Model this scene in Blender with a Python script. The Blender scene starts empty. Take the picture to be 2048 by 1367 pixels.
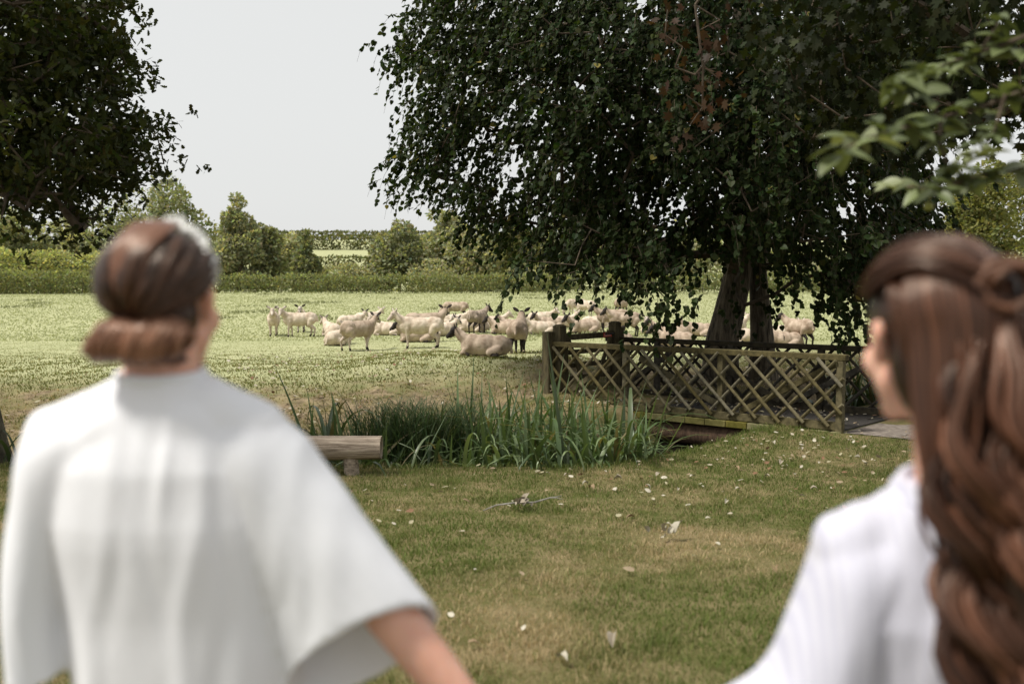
import bpy, math, random
import numpy as np
from mathutils import Vector, Matrix

rng = np.random.default_rng(7)
random.seed(7)
S = bpy.context.scene
COL = S.collection
R = math.radians

# ------------------------------------------------------------------ camera
FOC = 1991.0                       # focal length in pixels of the 2048 px wide photograph
CAMZ = 1.65
PITCH = math.atan((683.5 - 545.0) / FOC)
cam_d = bpy.data.cameras.new('camera')
cam_d.sensor_width = 36.0
cam_d.lens = 35.0
cam_d.clip_start = 0.05
cam_d.clip_end = 3000.0
cam_d.dof.use_dof = True
cam_d.dof.focus_distance = 15.5
cam_d.dof.aperture_fstop = 2.0
cam = bpy.data.objects.new('camera', cam_d)
cam.location = (0, 0, CAMZ)
cam.rotation_euler = (R(90) - PITCH, 0, 0)
COL.objects.link(cam)
S.camera = cam

# ------------------------------------------------------------------ light
SUN_DIR = Vector((-0.47, -0.15, 0.87)).normalized()     # towards the sun: high, over the left shoulder
sun_el = math.asin(SUN_DIR.z)
sun_az = math.atan2(SUN_DIR.x, SUN_DIR.y)
W = bpy.data.worlds.new('World')
S.world = W
W.use_nodes = True
nt = W.node_tree
for n in list(nt.nodes):
    nt.nodes.remove(n)
wo = nt.nodes.new('ShaderNodeOutputWorld')
bg = nt.nodes.new('ShaderNodeBackground')
sk = nt.nodes.new('ShaderNodeTexSky')
sk.sky_type = 'NISHITA'
sk.sun_disc = False
sk.sun_elevation = sun_el
sk.sun_rotation = sun_az
sk.dust_density = 3.0
sk.air_density = 1.2
hs = nt.nodes.new('ShaderNodeHueSaturation')
hs.inputs['Saturation'].default_value = 0.35
mx = nt.nodes.new('ShaderNodeMix')
mx.data_type = 'RGBA'
mx.inputs['Factor'].default_value = 0.86              # a thin even veil of white cloud over the sky
mx.inputs['B'].default_value = (6.9, 6.97, 6.88, 1)
nt.links.new(sk.outputs[0], hs.inputs['Color'])
nt.links.new(hs.outputs[0], mx.inputs['A'])
nt.links.new(mx.outputs['Result'], bg.inputs['Color'])
bg.inputs['Strength'].default_value = 0.1
nt.links.new(bg.outputs[0], wo.inputs['Surface'])
sl = bpy.data.lights.new('sun', 'SUN')
sl.energy = 4.0
sl.angle = R(12.0)
sl.color = (1.0, 0.95, 0.86)
so = bpy.data.objects.new('sun', sl)
so.rotation_euler = SUN_DIR.to_track_quat('Z', 'Y').to_euler()
so.location = (-10, -5, 30)
COL.objects.link(so)
S.view_settings.view_transform = 'Standard'
S.view_settings.look = 'None'
S.view_settings.exposure = 0.3
S.view_settings.gamma = 1.0
S.view_settings.use_curve_mapping = False
S.render.engine = 'CYCLES'
S.cycles.max_bounces = 7
S.cycles.diffuse_bounces = 4
S.cycles.glossy_bounces = 2
S.cycles.transmission_bounces = 4
S.cycles.use_denoising = True
S.cycles.caustics_reflective = False
S.cycles.caustics_refractive = False


def ray(px, py):
    u = (px - 1024) / FOC
    v = (683.5 - py) / FOC
    c, s = math.cos(PITCH), math.sin(PITCH)
    return np.array((u, c + v * s, -s + v * c))


def at(px, py, d):
    """Point on the line of sight of a photo pixel at distance Y = d."""
    r = ray(px, py)
    return np.array((0, 0, CAMZ)) + r * (d / r[1])


# ------------------------------------------------------------------ helpers
def tag(o, label=None, cat=None, group=None, kind=None):
    if label: o['label'] = label
    if cat: o['category'] = cat
    if group: o['group'] = group
    if kind: o['kind'] = kind
    return o


def thing(name, label, cat, loc=(0, 0, 0), group=None, rz=0.0):
    o = bpy.data.objects.new(name, None)
    o.empty_display_size = 0.1
    o.location = tuple(float(c) for c in loc)
    o.rotation_euler = (0, 0, rz)
    COL.objects.link(o)
    return tag(o, label, cat, group)


def mesh(name, V, F, mats=None, midx=None, col=None, smooth=False):
    """V (n,3) array; F one (m,k) int array or a list of them."""
    V = np.asarray(V, dtype=np.float32)
    if not isinstance(F, list):
        F = [F]
    F = [np.asarray(f, dtype=np.int32) for f in F if len(f)]
    me = bpy.data.meshes.new(name)
    me.vertices.add(len(V))
    me.vertices.foreach_set('co', V.ravel())
    loops = np.concatenate([f.ravel() for f in F])
    tot = np.concatenate([np.full(len(f), f.shape[1], dtype=np.int32) for f in F])
    start = np.concatenate(([0], np.cumsum(tot)[:-1])).astype(np.int32)
    me.loops.add(len(loops))
    me.loops.foreach_set('vertex_index', loops)
    me.polygons.add(len(tot))
    me.polygons.foreach_set('loop_start', start)
    me.polygons.foreach_set('loop_total', tot)
    if midx is not None:
        me.polygons.foreach_set('material_index', np.asarray(midx, dtype=np.int32))
    me.polygons.foreach_set('use_smooth', np.full(len(tot), bool(smooth)))
    if col is not None:
        col = np.asarray(col, dtype=np.float32)
        if col.shape[1] == 3:
            col = np.concatenate([col, np.ones((len(col), 1), np.float32)], 1)
        a = me.color_attributes.new('Col', 'FLOAT_COLOR', 'POINT')
        a.data.foreach_set('color', col.ravel())
    for m in (mats or []):
        me.materials.append(m)
    me.update(calc_edges=True)
    me.validate()
    return me


def link(name, me, parent=None):
    o = bpy.data.objects.new(name, me)
    if parent is not None:
        o.parent = parent
    COL.objects.link(o)
    return o


def world_loc(o):
    v = np.zeros(3)
    while o is not None:
        v = v + np.array(o.location)
        o = o.parent
    return v


def obj(name, V, F, mat, parent=None, **kw):
    """Mesh object from WORLD coordinates, moved into the parent's frame (parents here are unrotated)."""
    V = np.asarray(V, dtype=np.float64)
    if parent is not None:
        V = V - world_loc(parent)
    mats = mat if isinstance(mat, list) else [mat]
    return link(name, mesh(name, V, F, mats, **kw), parent)


class MB:
    """Collects vertices and quads/tris."""
    def __init__(s):
        s.V, s.Q, s.T, s.C, s.n = [], [], [], [], 0

    def add(s, V, Q=None, T=None, col=None):
        V = np.asarray(V, float)
        if Q is not None and len(Q): s.Q.append(np.asarray(Q) + s.n)
        if T is not None and len(T): s.T.append(np.asarray(T) + s.n)
        s.V.append(V)
        s.C.append(np.tile(np.asarray(col if col is not None else (1, 1, 1), float), (len(V), 1))
                   if col is None or np.ndim(col) == 1 else np.asarray(col, float))
        s.n += len(V)

    def out(s):
        F = []
        if s.Q: F.append(np.concatenate(s.Q))
        if s.T: F.append(np.concatenate(s.T))
        return np.concatenate(s.V), F, np.concatenate(s.C)

    def obj(s, name, mat, parent=None, smooth=False):
        V, F, C = s.out()
        return obj(name, V, F, mat, parent, col=C, smooth=smooth)


def unit(v):
    v = np.asarray(v, float)
    return v / (np.linalg.norm(v, axis=-1, keepdims=True) + 1e-12)


def frame_for(d):
    d = unit(d)
    up = np.array((0, 0, 1.0)) if abs(d[2]) < 0.9 else np.array((1.0, 0, 0))
    a = unit(np.cross(up, d))
    return a, np.cross(d, a)


def tube_vf(P, rad, k=6, flat=1.0, cap=True):
    """Tube along points P with radii rad."""
    P = np.asarray(P, float)
    n = len(P)
    rad = np.broadcast_to(np.asarray(rad, float), (n,))
    T = np.gradient(P, axis=0)
    T = unit(T)
    a, b = frame_for(T[0])
    V = []
    th = np.arange(k) * 2 * math.pi / k
    for i in range(n):
        a = unit(a - T[i] * np.dot(a, T[i]))
        b = np.cross(T[i], a)
        V.append(P[i] + rad[i] * (np.cos(th)[:, None] * a + flat * np.sin(th)[:, None] * b))
    V = np.concatenate(V)
    i = np.arange(n - 1)[:, None] * k
    j = np.arange(k)[None, :]
    j2 = (j + 1) % k
    Q = np.stack([i + j, i + j2, i + k + j2, i + k + j], -1).reshape(-1, 4)
    Tn = []
    if cap:
        V = np.concatenate([V, P[:1], P[-1:]])
        c0, c1 = n * k, n * k + 1
        for q in range(k):
            Tn.append((c0, (q + 1) % k, q))
            Tn.append((c1, (n - 1) * k + q, (n - 1) * k + (q + 1) % k))
    return V, Q, np.array(Tn, int).reshape(-1, 3)


def tube(mb, P, rad, k=6, flat=1.0, cap=True, col=None):
    V, Q, T = tube_vf(P, rad, k, flat, cap)
    mb.add(V, Q, T, col)


def box_vf(c, ax, ay, az):
    """Box centred c with half-axis vectors."""
    c, ax, ay, az = [np.asarray(q, float) for q in (c, ax, ay, az)]
    V = [c + sx * ax + sy * ay + sz * az for sz in (-1, 1) for sy in (-1, 1) for sx in (-1, 1)]
    Q = [(0, 2, 3, 1), (4, 5, 7, 6), (0, 1, 5, 4), (2, 6, 7, 3), (0, 4, 6, 2), (1, 3, 7, 5)]
    return np.array(V), np.array(Q)


def bevel_box(c, ax, ay, az, b=0.008):
    """Box with chamfered edges (26-face hull made of 24 verts)."""
    c, ax, ay, az = [np.asarray(q, float) for q in (c, ax, ay, az)]
    L = [np.linalg.norm(q) for q in (ax, ay, az)]
    U = [ax / L[0], ay / L[1], az / L[2]]
    b = min(b, 0.45 * min(L))
    V, idx = [], {}
    for sx in (-1, 1):
        for sy in (-1, 1):
            for sz in (-1, 1):
                s = (sx, sy, sz)
                for k in range(3):
                    e = [L[j] - (0 if j == k else b) for j in range(3)]
                    idx[(s, k)] = len(V)
                    V.append(c + sum(s[j] * e[j] * U[j] for j in range(3)))
    F4, F3 = [], []
    for k in range(3):
        i, j = (k + 1) % 3, (k + 2) % 3
        for sg in (-1, 1):
            def key(a, b2):
                s = [0, 0, 0]; s[k] = sg; s[i] = a; s[j] = b2
                return idx[(tuple(s), k)]
            q = [key(-1, -1), key(1, -1), key(1, 1), key(-1, 1)]
            F4.append(q if sg > 0 else q[::-1])
    for k in range(3):                       # edge chamfers along axis k
        i, j = (k + 1) % 3, (k + 2) % 3
        for a in (-1, 1):
            for b2 in (-1, 1):
                s0 = [0, 0, 0]; s0[i] = a; s0[j] = b2
                s1 = list(s0); s0[k] = -1; s1[k] = 1
                q = [idx[(tuple(s0), i)], idx[(tuple(s1), i)], idx[(tuple(s1), j)], idx[(tuple(s0), j)]]
                F4.append(q if a * b2 < 0 else q[::-1])
    for sx in (-1, 1):
        for sy in (-1, 1):
            for sz in (-1, 1):
                s = (sx, sy, sz)
                q = [idx[(s, 0)], idx[(s, 1)], idx[(s, 2)]]
                F3.append(q if sx * sy * sz > 0 else q[::-1])
    return np.array(V), np.array(F4), np.array(F3)


def ss(a, b, x):
    t = np.clip((x - a) / (b - a), 0, 1)
    return t * t * (3 - 2 * t)


class Noise:
    """Cheap smooth noise: a sum of random plane waves."""
    def __init__(s, seed, f, n=14):
        r = np.random.default_rng(seed)
        s.k = unit(r.normal(size=(n, 3))) * f * r.uniform(0.5, 1.5, (n, 1))
        s.p = r.uniform(0, 6.28, n)

    def __call__(s, P):
        P = np.asarray(P, float)
        return np.sin(P @ s.k.T * 6.283 + s.p).mean(-1) * 2.0


# ------------------------------------------------------------------ materials
def mat_new(name):
    m = bpy.data.materials.new(name)
    m.use_nodes = True
    t = m.node_tree
    for n in list(t.nodes):
        t.nodes.remove(n)
    out = t.nodes.new('ShaderNodeOutputMaterial')
    return m, t, out


def N(t, kind, **kw):
    n = t.nodes.new(kind)
    for k, v in kw.items():
        if k in n.inputs:
            n.inputs[k].default_value = v
        else:
            setattr(n, k, v)
    return n


def noise_mix(t, c1, c2, scale, lo=0.35, hi=0.65, vec=None, detail=5.0, rough=0.6, stretch=None):
    """Colour socket that mixes two colours by noise in object coordinates."""
    tc = N(t, 'ShaderNodeTexCoord')
    src = vec or tc.outputs['Object']
    if stretch:
        mp = N(t, 'ShaderNodeMapping')
        mp.inputs['Scale'].default_value = stretch
        t.links.new(src, mp.inputs['Vector'])
        src = mp.outputs[0]
    nz = N(t, 'ShaderNodeTexNoise')
    nz.inputs['Scale'].default_value = scale
    nz.inputs['Detail'].default_value = detail
    nz.inputs['Roughness'].default_value = rough
    t.links.new(src, nz.inputs['Vector'])
    rp = N(t, 'ShaderNodeValToRGB')
    rp.color_ramp.elements[0].position = lo
    rp.color_ramp.elements[1].position = hi
    rp.color_ramp.elements[0].color = (*c1, 1) if not hasattr(c1, 'node') else (0, 0, 0, 1)
    rp.color_ramp.elements[1].color = (*c2, 1) if not hasattr(c2, 'node') else (1, 1, 1, 1)
    t.links.new(nz.outputs['Fac'], rp.inputs['Fac'])
    return rp.outputs['Color'], nz.outputs['Fac']


def mul(t, a, b, fac=1.0):
    m = N(t, 'ShaderNodeMix')
    m.data_type = 'RGBA'
    m.blend_type = 'MULTIPLY'
    m.inputs['Factor'].default_value = fac
    t.links.new(a, m.inputs['A'])
    if hasattr(b, 'node'):
        t.links.new(b, m.inputs['B'])
    else:
        m.inputs['B'].default_value = (*b, 1)
    return m.outputs['Result']


def bump(t, h, strength, dist=0.01):
    b = N(t, 'ShaderNodeBump')
    b.inputs['Strength'].default_value = strength
    b.inputs['Distance'].default_value = dist
    t.links.new(h, b.inputs['Height'])
    return b.outputs['Normal']


def simple_mat(name, c1, c2, scale, rough=0.8, bmp=0.3, dist=0.01, stretch=None, spec=0.3, lo=0.35, hi=0.65, sss=0.0, col=False, piece=0.0):
    m, t, out = mat_new(name)
    c, f = noise_mix(t, c1, c2, scale, lo, hi, stretch=stretch)
    if piece:                                  # each board weathered a little differently
        oi = N(t, 'ShaderNodeObjectInfo')
        mr = N(t, 'ShaderNodeMapRange')
        mr.inputs['To Min'].default_value = 1 - piece
        mr.inputs['To Max'].default_value = 1 + piece
        hv = N(t, 'ShaderNodeHueSaturation')
        t.links.new(oi.outputs['Random'], mr.inputs['Value'])
        t.links.new(mr.outputs[0], hv.inputs['Value'])
        mr2 = N(t, 'ShaderNodeMapRange')
        mr2.inputs['To Min'].default_value = 1.15
        mr2.inputs['To Max'].default_value = 0.6
        t.links.new(oi.outputs['Random'], mr2.inputs['Value'])
        t.links.new(mr2.outputs[0], hv.inputs['Saturation'])
        t.links.new(c, hv.inputs['Color'])
        c = hv.outputs[0]
    if col:
        a = N(t, 'ShaderNodeAttribute', attribute_name='Col')
        c = mul(t, a.outputs['Color'], c)
    p = N(t, 'ShaderNodeBsdfPrincipled')
    p.inputs['Roughness'].default_value = rough
    p.inputs['Specular IOR Level'].default_value = spec
    t.links.new(c, p.inputs['Base Color'])
    if bmp:
        t.links.new(bump(t, f, bmp, dist), p.inputs['Normal'])
    if sss:
        p.inputs['Subsurface Weight'].default_value = sss
        p.inputs['Subsurface Radius'].default_value = (0.012, 0.005, 0.003)
        p.inputs['Subsurface Scale'].default_value = 1.0
    t.links.new(p.outputs[0], out.inputs['Surface'])
    return m


def leaf_mat(name, trans=0.3, rough=0.45, spec=0.25, tint=(1.7, 1.7, 0.7), obj_random=False):
    """Leaf colour comes from the Col attribute (each leaf its own shade)."""
    m, t, out = mat_new(name)
    a = N(t, 'ShaderNodeAttribute', attribute_name='Col')
    c = a.outputs['Color']
    if obj_random:
        oi = N(t, 'ShaderNodeObjectInfo')
        hs = N(t, 'ShaderNodeHueSaturation')
        mr = N(t, 'ShaderNodeMapRange')
        mr.inputs['To Min'].default_value = 0.65
        mr.inputs['To Max'].default_value = 1.35
        t.links.new(oi.outputs['Random'], mr.inputs['Value'])
        t.links.new(mr.outputs[0], hs.inputs['Value'])
        t.links.new(c, hs.inputs['Color'])
        c = hs.outputs[0]
    p = N(t, 'ShaderNodeBsdfPrincipled')
    p.inputs['Roughness'].default_value = rough
    p.inputs['Specular IOR Level'].default_value = spec
    t.links.new(c, p.inputs['Base Color'])
    tr = N(t, 'ShaderNodeBsdfTranslucent')
    t.links.new(mul(t, c, tint), tr.inputs['Color'])
    mxs = N(t, 'ShaderNodeMixShader')
    mxs.inputs[0].default_value = trans
    t.links.new(p.outputs[0], mxs.inputs[1])
    t.links.new(tr.outputs[0], mxs.inputs[2])
    t.links.new(mxs.outputs[0], out.inputs['Surface'])
    return m


M = {}
M['leaf'] = leaf_mat('leaf_green', spec=0.10, rough=0.5)
M['leaf_apple'] = leaf_mat('leaf_apple', trans=0.18, spec=0.25, obj_random=True)
M['leaf_one'] = leaf_mat('leaf_single', spec=0.10, rough=0.5, obj_random=True)
M['far_leaf'] = leaf_mat('leaf_far', trans=0.42, rough=0.7, spec=0.15)
M['blade'] = leaf_mat('grass_blade', trans=0.3, rough=0.6, spec=0.2, tint=(1.2, 1.25, 0.8))
M['iris'] = leaf_mat('iris_blade', trans=0.2, rough=0.38, spec=0.45, obj_random=True)
M['dry'] = simple_mat('dry_leaf', (0.9, 0.9, 0.9), (1.1, 1.1, 1.1), 30, rough=0.8, bmp=0.2, col=True)
M['bark'] = simple_mat('bark', (0.035, 0.028, 0.02), (0.20, 0.165, 0.115), 9, rough=0.95, bmp=1.0, dist=0.05, stretch=(2.2, 2.2, 0.28))
M['bark_oak'] = simple_mat('oak_bark', (0.05, 0.045, 0.03), (0.20, 0.18, 0.12), 8, rough=0.95, bmp=1.0, dist=0.06, stretch=(2, 2, 0.35))
M['twig'] = simple_mat('twig_bark', (0.05, 0.035, 0.022), (0.11, 0.085, 0.06), 14, rough=0.9, bmp=0.3)
M['wool'] = simple_mat('wool', (0.37, 0.285, 0.215), (0.62, 0.53, 0.43), 6, rough=1.0, bmp=0.8, dist=0.02, spec=0.05, lo=0.3, hi=0.6)
M['wool_tan'] = simple_mat('tan_wool', (0.24, 0.175, 0.125), (0.50, 0.405, 0.32), 5, rough=1.0, bmp=0.8, dist=0.02, spec=0.05, lo=0.3, hi=0.65)
M['wool_grey'] = simple_mat('grey_wool', (0.20, 0.16, 0.125), (0.42, 0.34, 0.27), 7, rough=1.0, bmp=0.8, dist=0.02, spec=0.05)
M['pale_hair'] = simple_mat('pale_sheep_hair', (0.40, 0.32, 0.26), (0.58, 0.50, 0.43), 7, rough=0.9, bmp=0.1, spec=0.1)
M['mottled'] = simple_mat('mottled_sheep_hair', (0.06, 0.045, 0.04), (0.55, 0.48, 0.42), 14, rough=0.9, bmp=0.1, spec=0.1, lo=0.42, hi=0.5)
M['dark_hair'] = simple_mat('dark_sheep_hair', (0.014, 0.011, 0.010), (0.045, 0.034, 0.030), 10, rough=0.75, bmp=0.2, spec=0.25)
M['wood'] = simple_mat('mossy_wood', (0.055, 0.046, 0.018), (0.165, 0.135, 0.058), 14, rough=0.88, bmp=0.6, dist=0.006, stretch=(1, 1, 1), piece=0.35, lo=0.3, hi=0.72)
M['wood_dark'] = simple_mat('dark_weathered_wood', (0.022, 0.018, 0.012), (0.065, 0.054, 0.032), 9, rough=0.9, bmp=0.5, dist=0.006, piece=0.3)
M['wood_mid'] = simple_mat('greenish_post_wood', (0.045, 0.037, 0.02), (0.125, 0.105, 0.055), 9, rough=0.9, bmp=0.5, dist=0.006, stretch=(2, 2, 0.5))
M['wood_brown'] = simple_mat('brown_log_wood', (0.05, 0.03, 0.02), (0.135, 0.085, 0.055), 7, rough=0.9, bmp=0.6, dist=0.015, stretch=(3, 3, 1))
M['wood_end'] = simple_mat('green_plank_end', (0.10, 0.095, 0.02), (0.20, 0.175, 0.055), 9, rough=0.9, bmp=0.3, piece=0.3)
M['grit'] = simple_mat('gritted_deck', (0.02, 0.018, 0.016), (0.055, 0.048, 0.042), 40, rough=0.95, bmp=0.5, dist=0.005)
M['tarmac'] = simple_mat('worn_tarmac', (0.11, 0.09, 0.075), (0.24, 0.205, 0.175), 12, rough=0.95, bmp=0.4, dist=0.006)
M['red'] = simple_mat('red_enamel', (0.52, 0.055, 0.03), (0.60, 0.075, 0.04), 4, rough=0.4, bmp=0)
M['white_print'] = simple_mat('white_print', (0.72, 0.70, 0.66), (0.8, 0.78, 0.74), 4, rough=0.5, bmp=0)
M['iron'] = simple_mat('dark_iron', (0.02, 0.018, 0.016), (0.05, 0.04, 0.035), 30, rough=0.6, bmp=0.2)


def mat_log():
    m, t, out = mat_new('weathered_log')
    c, f = noise_mix(t, (0.12, 0.09, 0.065), (0.46, 0.38, 0.30), 5, 0.36, 0.62, stretch=(0.5, 7, 7), detail=8, rough=0.7)
    p = N(t, 'ShaderNodeBsdfPrincipled')
    p.inputs['Roughness'].default_value = 0.9
    p.inputs['Specular IOR Level'].default_value = 0.15
    t.links.new(c, p.inputs['Base Color'])
    t.links.new(bump(t, f, 0.9, 0.02), p.inputs['Normal'])
    t.links.new(p.outputs[0], out.inputs['Surface'])
    return m


def mat_cloth(name, c, stripe=0.0):
    m, t, out = mat_new(name)
    cc, f = noise_mix(t, tuple(0.97 * q for q in c), c, 3, 0.3, 0.7)
    tc = N(t, 'ShaderNodeTexCoord')
    if stripe:                                 # woven-in narrow stripes
        sw = N(t, 'ShaderNodeTexWave')
        sw.inputs['Scale'].default_value = 26.0
        sw.inputs['Distortion'].default_value = 0.6
        t.links.new(tc.outputs['Object'], sw.inputs['Vector'])
        sr = N(t, 'ShaderNodeValToRGB')
        sr.color_ramp.elements[0].color = (1 - stripe, 1 - stripe, 1 - 0.6 * stripe, 1)
        sr.color_ramp.elements[1].color = (1, 1, 1, 1)
        t.links.new(sw.outputs['Fac'], sr.inputs['Fac'])
        cc = mul(t, cc, sr.outputs['Color'])
    wv = N(t, 'ShaderNodeTexNoise')
    mp = N(t, 'ShaderNodeMapping')
    mp.inputs['Scale'].default_value = (1, 1, 0.12)
    t.links.new(tc.outputs['Object'], mp.inputs['Vector'])
    t.links.new(mp.outputs[0], wv.inputs['Vector'])
    wv.inputs['Scale'].default_value = 320
    p = N(t, 'ShaderNodeBsdfPrincipled')
    p.inputs['Roughness'].default_value = 1.0
    p.inputs['Specular IOR Level'].default_value = 0.05
    p.inputs['Sheen Weight'].default_value = 0.0
    t.links.new(cc, p.inputs['Base Color'])
    t.links.new(bump(t, wv.outputs['Fac'], 0.25, 0.003), p.inputs['Normal'])
    tr = N(t, 'ShaderNodeBsdfTranslucent')
    t.links.new(cc, tr.inputs['Color'])
    ms = N(t, 'ShaderNodeMixShader')
    ms.inputs[0].default_value = 0.15
    t.links.new(p.outputs[0], ms.inputs[1])
    t.links.new(tr.outputs[0], ms.inputs[2])
    t.links.new(ms.outputs[0], out.inputs['Surface'])
    return m


def mat_skin():
    m, t, out = mat_new('skin')
    c, f = noise_mix(t, (0.60, 0.32, 0.23), (0.70, 0.42, 0.32), 18, 0.3, 0.7)
    p = N(t, 'ShaderNodeBsdfPrincipled')
    p.inputs['Roughness'].default_value = 0.5
    p.inputs['Specular IOR Level'].default_value = 0.35
    p.inputs['Subsurface Weight'].default_value = 0.6
    p.inputs['Subsurface Radius'].default_value = (0.016, 0.006, 0.003)
    p.inputs['Subsurface Scale'].default_value = 0.8
    t.links.new(c, p.inputs['Base Color'])
    t.links.new(p.outputs[0], out.inputs['Surface'])
    return m


def mat_hair():
    """Strands: Col.rgb = lock colour; fine streaks run along the lock (attribute stored per vertex)."""
    m, t, out = mat_new('brown_hair')
    a = N(t, 'ShaderNodeAttribute', attribute_name='Col')
    g = N(t, 'ShaderNodeAttribute', attribute_name='strand')
    nz = N(t, 'ShaderNodeTexNoise')
    nz.inputs['Scale'].default_value = 1.0
    nz.inputs['Detail'].default_value = 3
    t.links.new(g.outputs['Vector'], nz.inputs['Vector'])
    rp = N(t, 'ShaderNodeValToRGB')
    rp.color_ramp.elements[0].position = 0.3
    rp.color_ramp.elements[1].position = 0.7
    rp.color_ramp.elements[0].color = (0.3, 0.3, 0.3, 1)
    rp.color_ramp.elements[1].color = (1.5, 1.45, 1.4, 1)
    t.links.new(nz.outputs['Fac'], rp.inputs['Fac'])
    p = N(t, 'ShaderNodeBsdfPrincipled')
    p.inputs['Roughness'].default_value = 0.33
    p.inputs['Specular IOR Level'].default_value = 0.5
    p.inputs['Specular Tint'].default_value = (1.0, 0.82, 0.7, 1)
    t.links.new(mul(t, a.outputs['Color'], rp.outputs['Color']), p.inputs['Base Color'])
    t.links.new(bump(t, nz.outputs['Fac'], 0.6, 0.004), p.inputs['Normal'])
    t.links.new(p.outputs[0], out.inputs['Surface'])
    return m


M['log'] = mat_log()
M['robe'] = mat_cloth('white_cotton', (0.83, 0.84, 0.875))
M['robe2'] = mat_cloth('pale_lilac_cotton', (0.66, 0.66, 0.735), stripe=0.16)
M['skin'] = mat_skin()
M['hair'] = mat_hair()
M['pearl'] = simple_mat('pearl', (0.74, 0.73, 0.70), (0.84, 0.83, 0.80), 20, rough=0.25, bmp=0, spec=0.6)
M['eye'] = simple_mat('eye', (0.7, 0.68, 0.66), (0.8, 0.78, 0.76), 20, rough=0.2, bmp=0)
M['apple'] = simple_mat('green_apple', (0.20, 0.22, 0.05), (0.30, 0.30, 0.08), 30, rough=0.4, bmp=0)


# ------------------------------------------------------------------ terrain
NX = np.array([-60, -12, -5.0, -2.2, 0.1, 0.85, 1.5, 2.2, 3.2, 3.8, 5.3, 9, 14, 40.])
NY = np.array([11.5, 11.0, 10.55, 10.5, 10.6, 10.45, 10.95, 11.7, 12.95, 13.6, 15.2, 19, 24, 60.])
FX = np.array([-60, -12, -6, -2, 0.5, 1.9, 3.6, 5.3, 9, 14, 40.])
FY = np.array([15.0, 14.6, 14.0, 13.8, 14.4, 15.25, 16.9, 18.6, 22.3, 27, 63.])
WATER_Z = -0.88
n_lawn = Noise(3, 0.35)
n_field = Noise(4, 0.06)
n_bank = Noise(5, 0.9)


def chan(x, y):
    yn, yf = np.interp(x, NX, NY), np.interp(x, FX, FY)
    sl_n = (np.interp(x + .2, NX, NY) - np.interp(x - .2, NX, NY)) / .4
    sl_f = (np.interp(x + .2, FX, FY) - np.interp(x - .2, FX, FY)) / .4
    return (y - yn) / np.sqrt(1 + sl_n ** 2), (yf - y) / np.sqrt(1 + sl_f ** 2)


def H(x, y):
    x, y = np.asarray(x, float), np.asarray(y, float)
    P = np.stack([x, y, np.zeros_like(x)], -1)
    s1, s2 = chan(x, y)
    near = -0.42 * ss(3.2, 10.6, y) + 0.02 * n_lawn(P)
    win = 0.30 + 0.70 * ss(-4.5, -1.6, x)
    win = win * (1 - ss(0.8, 2.6, x))
    far = -0.42 + 0.42 * np.exp(-((y - 19.4) / np.where(y < 19.4, 2.9, 4.6)) ** 2) * win
    far = far - 0.33 * ss(3.4, 0.0, -s2) * (1 - ss(-0.4, 0.8, x)) + 0.05 * n_bank(P) * (1 - ss(24, 34, y)) * ss(0, 1, -s2) * (0.3 + 0.7 * (x < 3))
    far = far + 0.05 * n_field(P) * ss(24, 36, y)
    far = far + 12.5 * ss(120, 330, y)
    w = np.clip(s1 / np.maximum(s1 + s2, 1e-3), 0, 1)
    w = np.where(s1 + s2 <= 0, (s1 > s2).astype(float), w)
    base = near * (1 - w) + far * w
    k = ss(0, 0.6, s1) * ss(0, 0.9, s2)
    return base * (1 - k) + (-1.2) * k


def Hs(x, y):
    return float(H(np.array([x]), np.array([y]))[0])


def spot(px, py, dmin=2.0):
    """Where the line of sight of a photo pixel meets the ground."""
    r = ray(px, py)
    ds = np.concatenate([np.linspace(dmin, 40, 3000), np.linspace(40, 400, 3000)])
    P = np.array((0, 0, CAMZ)) + r[None] * (ds / r[1])[:, None]
    below = P[:, 2] < H(P[:, 0], P[:, 1])
    i = int(np.argmax(below)) if below.any() else len(ds) - 1
    return np.array((P[i, 0], P[i, 1], Hs(P[i, 0], P[i, 1])))


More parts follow.
